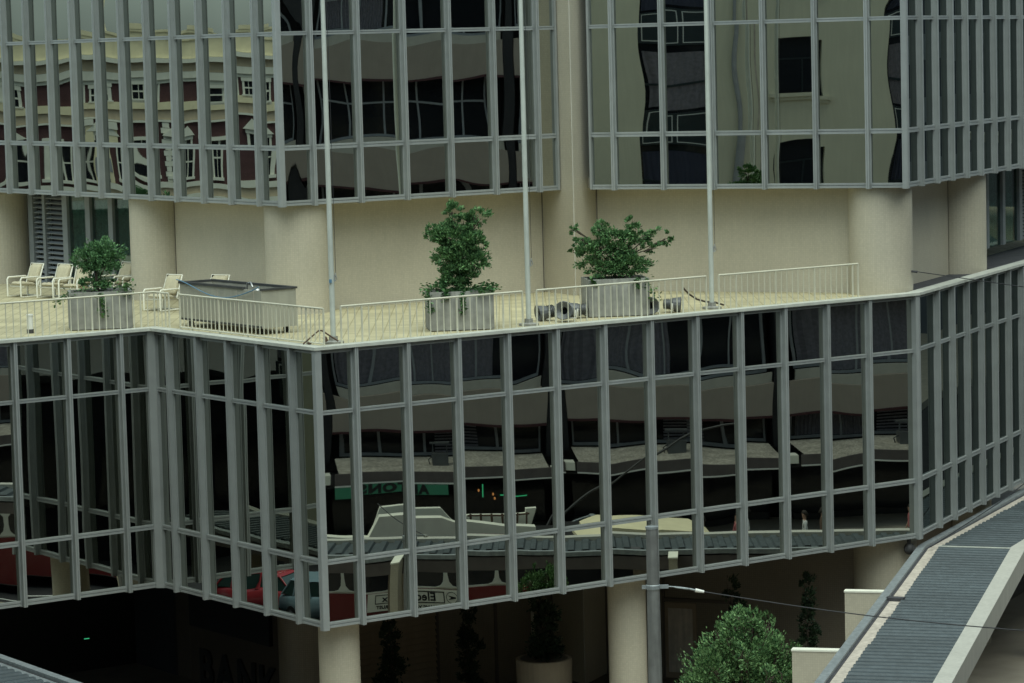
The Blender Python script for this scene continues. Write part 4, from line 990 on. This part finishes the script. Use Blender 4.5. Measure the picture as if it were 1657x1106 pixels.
m = bb(ax0, ax1, -.03, -.003, bz + 1.20, bz + 1.79); ad = part('advert_board', m, 'stucco_white', bt)
m = MB(); 
for x0, x1, z0, z1 in ((ax0 + .25, ax1 - .42, bz + 1.715, bz + 1.74), (ax0 + .25, ax1 - .42, bz + 1.435, bz + 1.46), (ax0 + .25, ax0 + .275, bz + 1.46, bz + 1.715), (ax1 - .445, ax1 - .42, bz + 1.46, bz + 1.715)): m.obox(b0, dD, nD, x0, x1, -.036, -.031, z0, z1)
part('advert_border', m, 'sign_ink', ad)
lettering('advert_lettering', 'Electrolux', .29, 'sign_ink', ad, v3(b0 + dD * ((ax0 + ax1) / 2 - .09) - nD * .034, bz + 1.59), -dD, .002, .008, 1.05, 1.22)
lettering('advert_lettering', 'THE NAME YOU CAN TRUST', .145, 'sign_ink', ad, v3(b0 + dD * ((ax0 + ax1) / 2) - nD * .034, bz + 1.315), -dD, .002, .006, 1.02, 1.1)
c = b0 + dD * (ax1 - .22) - nD * .034; m = MB()
ring = [(.155 * math.cos(k * math.pi / 12), .155 * math.sin(k * math.pi / 12)) for k in range(25)]; rin = [(.14 * math.cos(k * math.pi / 12), .14 * math.sin(k * math.pi / 12)) for k in range(25)]
P_ = lambda x, z, y=0: v3(c + dD * x - nD * y, bz + 1.59 + z)
for k in range(24): m.face([P_(*ring[k]), P_(*ring[k + 1]), P_(*rin[k + 1]), P_(*rin[k])])
m.face([P_(.11, .02), P_(-.11, .06), P_(-.02, 0.), P_(-.11, -.06), P_(.11, -.02)])
part('advert_emblem', m, 'sign_ink', ad)
m = bb(BE - .02, BE + .02, .25, .6, bz + .75, bz + .9); part('tail_lamp', m, 'lamp_amber' if False else 'maroon', bt)
m = bb(BE - .02, BE + .02, 1.8, 2.15, bz + .75, bz + .9); part('tail_lamp', m, 'maroon', bt)
m = bb(BU0 + .5, BU0 + 1.1, -.012, -.002, bz + .62, bz + .70); part('fleet_plate', m, 'white_enamel', bt)
m = bb(BU0 - .05, BU0, .2, 2.2, bz + .4, bz + .6); part('bumper', m, 'rim_dark', bt)

# parked cars on the left-hand street
def car(label, loc, rz, paint, rack):
    t = thing('parked_car', label, 'car', loc, rz, 'cars on the left-hand street')
    m = MB()
    secs = [(-2.05, .55, .42, .66), (-1.98, .72, .36, .86), (-1.2, .80, .30, .92), (-.2, .82, .28, .93), (.75, .82, .28, .92), (1.3, .80, .30, .86), (1.95, .74, .36, .78), (2.08, .60, .44, .66)]
    V = []; n_ = 10
    for x, w, z0, z1 in secs:
        ring = [(w * .86, z0), (w, z0 + .12), (w * 1.0, (z0 + z1) / 2), (w * .97, z1 - .08), (w * .86, z1), (-w * .86, z1), (-w * .97, z1 - .08), (-w, (z0 + z1) / 2), (-w, z0 + .12), (-w * .86, z0)]
        V += [(x, y, z) for y, z in ring]
    F = []
    for i in range(len(secs) - 1):
        for k in range(n_): F.append((i * n_ + k, i * n_ + (k + 1) % n_, (i + 1) * n_ + (k + 1) % n_, (i + 1) * n_ + k))
    F.append(tuple(range(n_ - 1, -1, -1))); F.append(tuple((len(secs) - 1) * n_ + k for k in range(n_)))
    m.idx(V, F, 0, True); local('body', m, paint, t)
    m = MB()                                      # cabin glass volume, then painted roof and pillars over it
    B4 = [(-1.85, .70, .90), (.95, .72, .90), (.35, .58, 1.34), (-1.45, .56, 1.36)]
    V = []
    for x, y, z in B4: V += [(x, y, z), (x, -y, z)]
    m.idx(V, [(0, 2, 4, 6), (1, 7, 5, 3), (2, 3, 5, 4), (6, 7, 1, 0), (4, 5, 7, 6)]); local('cabin_glass', m, 'clear_dark_glass', t)
    m = MB(); V = [(.40, .60, 1.335), (.40, -.60, 1.335), (-1.48, -.58, 1.355), (-1.48, .58, 1.355), (.28, .52, 1.40), (.28, -.52, 1.40), (-1.38, -.50, 1.42), (-1.38, .50, 1.42)]
    m.idx(V, [(0, 4, 5, 1), (1, 5, 6, 2), (2, 6, 7, 3), (3, 7, 4, 0), (4, 7, 6, 5), (0, 1, 2, 3)]); local('roof', m, paint, t)
    for s in (1, -1):
        for a, b in (((.97, .725, .9), (.38, .585, 1.35)), ((-.30, .735, .9), (-.36, .585, 1.35)), ((-1.22, .725, .9), (-1.12, .58, 1.36)), ((-1.87, .70, .9), (-1.46, .565, 1.36))):
            m = MB(); m.tube([(a[0], a[1] * s, a[2]), (b[0], b[1] * s, b[2])], .035, 6); local('pillar', m, paint, t)
        for x in (1.35, -1.30):
            m = MB(); m.tube([(x, s * .62, .30), (x, s * .83, .30)], .30, 18); w = local('wheel', m, 'tyre', t)
            m = MB(); m.tube([(x, s * .70, .30), (x, s * .838, .30)], .17, 14); local('rim', m, 'chrome', w)
        m = MB(); m.sphere((2.03, s * .52, .64), .06, .12, .09); local('headlight', m, 'lamp_glass', t)
        m = MB(); m.sphere((-2.03, s * .52, .66), .04, .10, .08); local('tail_lamp', m, 'maroon', t)
        m = MB(); m.sphere((.85, s * .86, .98), .05, .09, .06); local('mirror', m, 'rim_dark', t)
        m = MB(); m.box((-.62, s * .815, .74), (-.46, s * .84, .77)); local('door_handle', m, 'chrome', t)
    m = MB(); m.box((2.06, -.70, .40), (2.14, .70, .50)); local('bumper', m, 'chrome', t); m = MB(); m.box((-2.12, -.70, .42), (-2.04, .70, .52)); local('bumper', m, 'chrome', t)
    if rack:
        m = MB()
        for x in (-.1, -1.0): m.box((x - .03, -.56, 1.44), (x + .03, .56, 1.48))
        for y in (-.5, -.25, 0, .25, .5): m.box((-1.25, y - .03, 1.485), (.1, y + .03, 1.515))
        local('roof_rack', m, 'white_enamel', t)
    return t
pc_ = st(-14.85, -34.6, GZ); car('red car with a white slatted roof rack on the left-hand street', pc_, R(-80), 'car_red', True)
pc_ = st(-16.7, -32.6, GZ); car('pale blue car just behind the red car', pc_, R(-70), 'car_blue', False)

# people on the far pavement
def person_mesh(pose, shirt, legs):
    J = {'pelvis': (0, 0, .93), 'waist': (0, 0, 1.08), 'chest': (0, .0, 1.30), 'neck': (0, 0, 1.47), 'head0': (.01, 0, 1.56), 'head1': (.02, 0, 1.68), 'head2': (.01, 0, 1.74)}
    E_ = [('pelvis', 'waist'), ('waist', 'chest'), ('chest', 'neck'), ('neck', 'head0'), ('head0', 'head1'), ('head1', 'head2')]
    rad = {'pelvis': .15, 'waist': .135, 'chest': .155, 'neck': .058, 'head0': .085, 'head1': .098, 'head2': .06}
    for s, nme in ((1, 'l'), (-1, 'r')):
        st_ = pose * s
        J['hip' + nme] = (0, .09 * s, .88); J['kn' + nme] = (.05 + st_ * .12, .10 * s, .49); J['an' + nme] = (st_ * .2, .10 * s, .09); J['to' + nme] = (st_ * .2 + .17, .12 * s, .04)
        J['sh' + nme] = (0, .18 * s, 1.40); J['el' + nme] = (-.02 - st_ * .1, .25 * s, 1.13); J['wr' + nme] = (.10 - st_ * .12, .24 * s, .90); J['ha' + nme] = (.13 - st_ * .12, .23 * s, .80)
        rad.update({'hip' + nme: .095, 'kn' + nme: .065, 'an' + nme: .042, 'to' + nme: .035, 'sh' + nme: .065, 'el' + nme: .045, 'wr' + nme: .032, 'ha' + nme: .03})
        E_ += [('pelvis', 'hip' + nme), ('hip' + nme, 'kn' + nme), ('kn' + nme, 'an' + nme), ('an' + nme, 'to' + nme), ('chest', 'sh' + nme), ('sh' + nme, 'el' + nme), ('el' + nme, 'wr' + nme), ('wr' + nme, 'ha' + nme)]
    names = list(J); me = bpy.data.meshes.new('skel'); me.from_pydata([J[n_] for n_ in names], [(names.index(a), names.index(b)) for a, b in E_], [])
    o = bpy.data.objects.new('skel', me); COL.objects.link(o)
    md = o.modifiers.new('Skin', 'SKIN'); md.use_smooth_shade = True
    for v, n_ in zip(me.skin_vertices[0].data, names): v.radius = (rad[n_], rad[n_])
    me.skin_vertices[0].data[0].use_root = True
    ss = o.modifiers.new('Sub', 'SUBSURF'); ss.levels = 1; ss.render_levels = 1
    dg = bpy.context.evaluated_depsgraph_get(); out = bpy.data.meshes.new_from_object(o.evaluated_get(dg))
    bpy.data.objects.remove(o); out.name = 'body'; out.materials.clear()
    for mname in ('skin', shirt, legs, 'rim_dark'): out.materials.append(MAT[mname])
    for p in out.polygons:
        z = p.center.z; arm = abs(p.center.y) > .2 and z < 1.15
        p.material_index = 0 if z > 1.455 or arm else 1 if z > .97 else 2 if z > .10 else 3
        p.use_smooth = True
    return out
hm = MB(); hm.sphere((-.01, 0, 1.685), .115, .105, .11, 12, 8); hm.v = [(x - (.05 if z < 1.68 else 0), y, max(z, 1.60)) for x, y, z in hm.v]; hme = hm.mesh('hair', ['hair'])
PPL = [(-3.1, 25.2, 'cloth_white', 'cloth_navy', .3, 'person in a white shirt waiting at the left of the group'), (-2.5, 25.6, 'cloth_navy', 'cloth_brown', 0, 'person in dark clothes beside the left white shirt'),
       (-1.2, 25.3, 'cloth_rose', 'cloth_navy', .2, 'person in a rose top walking along the far pavement'), (-.7, 25.8, 'cloth_white', 'cloth_brown', -.3, 'person in a white shirt just behind the rose top'),
       (.9, 25.2, 'cloth_white', 'cloth_navy', .4, 'person in a white shirt striding in the middle'), (1.7, 25.7, 'cloth_brown', 'cloth_navy', .1, 'person in a brown coat by the middle shopfront'), (4.6, 25.4, 'cloth_rose', 'cloth_brown', -.2, 'person in a rose top farthest right')]
for u, w, a, b, ps, lab in PPL:
    p = st(u, w - 5.9, GZ + .363); t = thing('person', lab, 'person', p, math.atan2(dD.y, dD.x) + random.choice((0, math.pi, 1.2)), 'people on the far pavement')
    add('body', person_mesh(ps, a, b), t); add('hair', hme, t)

# ------------------------------------------------------------------ beige building facing the right-hand glass (behind and left of the camera)
gb = thing('beige_building', 'tall beige rendered building with dark window bays facing the glass', 'building', (-16, 61.6, GZ))
gd = u2(-49.0); gn = nrm(gd) * -1; g0 = Vector((-16.0, 61.6))   # gn points to the glass; depth runs the other way
S0, S1, GT = -6.4, 9.35, 13.0
m = MB(); m.obox(g0, gd, -gn, S0, S1, .5, 12, GZ, GT - .02); part('rear_block', m, 'ink_blue_panel', gb)
def gwall(a, b, z0, z1): 
    m = MB(); m.obox(g0, gd, -gn, a, b, 0, .49, z0, z1); part('wall', m, 'render_beige', gb)
bays = [(-.34, 2.15), (8.30, S1)]
wins = [(-4.1, -2.45), (4.35, 6.02)]
wz = [(4.65 + 3.75 * k, 6.65 + 3.75 * k) for k in range(-4, 2)]
gwall(S0, wins[0][0], GZ, GT); gwall(wins[0][1], bays[0][0], GZ, GT); gwall(bays[0][1], wins[1][0], GZ, GT); gwall(wins[1][1], bays[1][0], GZ, GT)
for a, b in wins:
    z = GZ
    for z0, z1 in wz:
        gwall(a, b, z, z0); z = z1
        m = MB(); m.obox(g0, gd, -gn, a - .22, b + .22, -.14, .3, z0 - .13, z0 + .0); m.obox(g0, gd, -gn, a - .14, b + .14, -.08, .3, z0 - .24, z0 - .132); wi = part('window_sill', m, 'render_beige', gb)
        m = MB(); m.obox(g0, gd, -gn, a, b, .36, .40, z0, z1); wi = part('window', m, 'opp_glass', gb)
        m = MB(); m.obox(g0, gd, -gn, a, b, .32, .355, z0 + 1.25, z0 + 1.31); m.obox(g0, gd, -gn, (a + b) / 2 - .02, (a + b) / 2 + .02, .32, .355, z0, z0 + 1.25); part('sash_bar', m, 'ink_blue_panel', wi)
    gwall(a, b, z, GT)
for a, b in bays:
    for k in range(-4, 3):
        z0 = 3.05 + 3.5 * k; z1 = z0 + 1.15
        m = MB(); m.obox(g0, gd, -gn, a + .02, b - .02, .30, .45, z0, z1); pn = part('bay_panel', m, 'ink_blue_panel', gb)
        nn = 2 if b - a > 1.5 else 1; wd = (b - a - .3) / nn
        for j in range(nn):
            x0, x1 = a + .12 + j * (wd + .08), a + .12 + j * (wd + .08) + wd - .06
            m = MB(); m.obox(g0, gd, -gn, x0, x1, .285, .298, z1 - .10, z1 - .07); m.obox(g0, gd, -gn, x0, x1, .285, .298, z0 + .07, z0 + .10); m.obox(g0, gd, -gn, x0, x0 + .03, .285, .298, z0 + .10, z1 - .10); m.obox(g0, gd, -gn, x1 - .03, x1, .285, .298, z0 + .10, z1 - .10)
            part('panel_bead', m, 'white_bead', pn)
        m = MB(); m.obox(g0, gd, -gn, a + .02, b - .02, .40, .44, z1 + .002, z0 + 3.5 - .002); wi = part('window', m, 'opp_glass', gb)
        m = MB(); V = []; F = []; n_ = 36
        for q in range(n_ + 1):
            x = a + .1 + (b - a - .2) * q / n_; p = g0 + gd * x - gn * (.375 + .018 * math.sin(q * 1.7)); V += [v3(p, z1 + .1), v3(p, z1 + 2.1)]
        for q in range(n_): F.append((2 * q, 2 * q + 2, 2 * q + 3, 2 * q + 1))
        m.idx(V, F); part('curtain', m, 'cloth_navy' if k % 2 else 'opp_curtain', wi)
        m = MB(); m.obox(g0, gd, -gn, a + .02, b - .02, .33, .36, z1 + .9, z1 + .98); part('transom', m, 'ink_blue_panel', wi)
m = MB(); p = g0 + gd * 2.85 + gn * .09; m.tube([v3(p, GZ), v3(p, GT)], .065, 10); part('downpipe', m, 'opp_frame', gb)
m = MB(); m.obox(g0, gd, -gn, 3.35, 3.40, -.012, -.001, GZ, GT); part('render_joint', m, 'flashing', gb)
m = MB(); m.obox(g0, gd, -gn, S0, S1, -.12, 12, GT, GT + .3); part('cornice', m, 'render_beige', gb)

# ------------------------------------------------------------------ Victorian brick building far to the left
WV = -100.0
vb = thing('brick_building', 'three-storey red brick building with cream cornices down the left-hand street', 'building', st(-2, WV, GZ))
q0 = st(0, WV, 0).to_2d(); VA, VB = -40.0, 34.0
def vbox(name, a, b, y0, y1, z0, z1, mat, par=None): 
    m = MB(); m.obox(q0, dD, nD, a, b, y0, y1, z0, z1); return part(name, m, mat, par or vb)
vbox('wall', VA, VB, -12, 0, GZ, 7.1, 'brick_red')
for nm, z0, z1, y, mt in (('parapet', 6.7, 7.75, .22, 'stucco_cream'), ('parapet_cap', 7.75, 7.9, .32, 'stucco_cream'), ('cornice', 6.45, 6.69, .55, 'stucco_white'), ('frieze', 5.95, 6.44, .12, 'stucco_tan'), ('frieze_moulding', 5.55, 5.94, .28, 'stucco_white'), ('top_string', 5.36, 5.54, .14, 'stucco_white'),
    ('string_course', 3.95, 4.35, .24, 'stucco_cream'), ('string_band', 3.42, 3.94, .10, 'stucco_tan'), ('string_moulding', 3.30, 3.41, .2, 'stucco_white'), ('base_course', -.35, -.02, .25, 'stucco_white'), ('base_band', -.85, -.36, .10, 'stucco_tan'), ('lower_course', -1.3, -.86, .28, 'stucco_white')):
    vbox(nm, VA, VB, .002, y, z0, z1, mt)
for k in range(25):                                   # stepped blocks along the parapet
    a = VA + 1.0 + k * 3.0; vbox('parapet_block', a, a + .9, .03, .36, 7.9, 8.12 + .14 * (k % 3 == 0), 'stucco_cream')
def vwin(c, w, z0, z1, ped):
    f = MB()
    for a, b, y, p0, p1 in ((c - w / 2 - .22, c - w / 2, .12, z0, z1), (c + w / 2, c + w / 2 + .22, .12, z0, z1), (c - w / 2 - .32, c + w / 2 + .32, .24, z0 - .18, z0 - .002), (c - w / 2 - .3, c + w / 2 + .3, .16, z1 + .002, z1 + .2)):
        f.obox(q0, dD, nD, a, b, .003, y, p0, p1)
    if ped: f.profile([(c - w / 2 - .5, z1 + .22), (c + w / 2 + .5, z1 + .22), (c, z1 + .8)], v3(q0 + nD * .003, 0), v3(dD, 0), Vector((0, 0, 1)), v3(nD, 0), .28)
    fo = part('window', f, 'stucco_white', vb)
    m = MB(); m.obox(q0, dD, nD, c - w / 2, c + w / 2, .004, .03, z0, z1); part('pane', m, 'opp_glass', fo)
    m = MB(); m.obox(q0, dD, nD, c - w / 2, c + w / 2, .032, .06, (z0 + z1) / 2 - .04, (z0 + z1) / 2 + .04); m.obox(q0, dD, nD, c - .03, c + .03, .032, .055, z0, z1); part('sash', m, 'stucco_white', fo)
wc = [4.0 - 2.15 * k for k in range(-12, 18)]
for i, c in enumerate(wc):
    if VA + 1 < c < VB - 1:
        if i % 3 != 1: vwin(c, .8, 4.42, 5.15, False)
        vwin(c, .85, .35, 2.35, i % 2 == 0)
        if i % 2: vbox('quoin_strip', c - 1.15, c - .98, .003, .10, 4.36, 5.35, 'stucco_white')
for i, c in enumerate((-4.0, .35, 9.0, -13.5, 18, -22)):
    for k in range(11):
        vbox('quoin', c - .25 - .13 * (k % 2), c + .25 + .13 * (k % 2), .003, .16, .0 + k * .3, .28 + k * .3, 'stucco_white')
for c in (.4, -.75):                                   # paired pilasters with ornament
    vbox('pilaster', c - .28, c + .28, .165, .26, -.02, 3.28, 'stucco_cream'); vbox('pilaster_panel', c - .2, c + .2, .262, .30, .6, 1.5, 'opp_frame'); vbox('capital', c - .38, c + .38, .165, .36, 2.9, 3.28, 'stucco_white')
m = MB(); p = q0 + dD * -1.0 - nD * .3; m.tube([v3(p, 7.8), v3(p, 12.5)], [.11, .06], 8); part('roof_flagstaff', m, 'stucco_cream', vb)
vbox('verandah_roof', VA, VB, .3, 4.2, -5.3, -5.15, 'roof_sheet'); vbox('verandah_fascia', VA, VB, 4.2, 4.35, -5.75, -5.1, 'verandah_fascia'); vbox('shopfront', VA, VB, .002, .2, GZ + .1, -5.8, 'shop_dark')
for u, h, lab in ((-3.4, 10.6, 'green street tree right of the paired pilasters, far left street'), (-2.1, 10.9, 'green street tree under the pedimented window, far left street'), (-4.3, 10.0, 'smaller green street tree by the quoins, far left street')):
    plant('far_tree', lab, 'tree', st(u, WV + 9.0, GZ), [(0, 0, h - 1.3, 1.0, 1.0, .9), (.5, .3, h - 2.2, 1.1, 1.1, 1.0), (-.6, -.2, h - 2.4, 1.1, 1.1, .9), (0, 0, h - 3.6, 1.3, 1.3, 1.0)], 1400, .3, 'leaf_green', .14, 'trees on the far left street')

m = MB(); m.tube([(-.07, 0, 0), (.07, .02, .010)], .012, 6); single('exit_light', m, 'neon_green', 'tiny green strip light deep in the dark undercroft at left', 'light', (-11.72, 82.0, -9.06))
# low dark arcade, added to keep the reflections in the side glass black
ar = thing('added_dark_arcade', 'low dark shop row added on the left-hand street to darken the side glass', 'building', st(-8, -46, GZ))
r0 = st(0, -46.0, 0).to_2d()
def abox(name, a, b, y0, y1, z0, z1, mat): m = MB(); m.obox(r0, dD, nD, a, b, y0, y1, z0, z1); part(name, m, mat, ar)
abox('wall', -34, 16, -9, 0, GZ, -1.1, 'black_tile'); abox('parapet', -34, 16, -.3, .12, -1.09, -.85, 'verandah_fascia')
for k in range(12): abox('window', -33 + 4 * k, -30.6 + 4 * k, .004, .05, -4.6, -2.6, 'opp_glass'); abox('window_sill', -33.1 + 4 * k, -30.5 + 4 * k, .004, .14, -4.75, -4.605, 'verandah_fascia')
abox('verandah_fascia', -34, 16, 3.5, 3.62, -7.5, -7.1, 'opp_frame')
for k in range(100): abox('roof_sheet', -34 + .5 * k, -33.72 + .5 * k, .15, 3.48, -7.02 - .0, -6.94, 'dark_membrane')
abox('verandah_roof', -34, 16, .1, 3.49, -7.12, -7.03, 'rim_dark')
abox('shopfront', -34, 16, .004, .12, GZ + .1, -7.2, 'shop_dark')

# the building the picture is taken from, seen only by double reflection in the inner corner
hb = thing('brick_office', 'dark brick office building behind the camera across the junction', 'building', (0, -6, GZ))
m = MB(); m.box((-70, -20, GZ), (70, -5, 16)); part('wall', m, 'dark_brick', hb)
for r_ in range(6):
    for k in range(20):
        m = MB(); m.box((-66 + 6.6 * k, -4.995, GZ + 2 + r_ * 4), (-62.5 + 6.6 * k, -4.93, GZ + 4.1 + r_ * 4)); w_ = part('window', m, 'opp_glass', hb)
        m = MB(); m.box((-66.1 + 6.6 * k, -4.995, GZ + 1.85 + r_ * 4), (-62.4 + 6.6 * k, -4.8, GZ + 1.99 + r_ * 4)); part('window_sill', m, 'opp_frame', w_)

# unseen black-roofed block under the camera, added to darken the inner-corner reflections
lb = thing('added_dark_block', 'unseen low block with a flat black roof, added to darken the corner reflections', 'building', (-8, 24, GZ))
m = MB(); m.box((-24, 4, GZ), (3, 43.8, -4.4)); part('wall', m, 'dark_brick', lb)
m = MB(); m.box((-24.2, 3.8, -4.395), (3.2, 44, -4.15)); part('roof', m, 'black_tile', lb)
for k in range(6):
    m = MB(); m.box((-23 + 4.3 * k, 43.81, -8.6), (-20.2 + 4.3 * k, 43.87, -6.2)); part('window', m, 'opp_glass', lb)
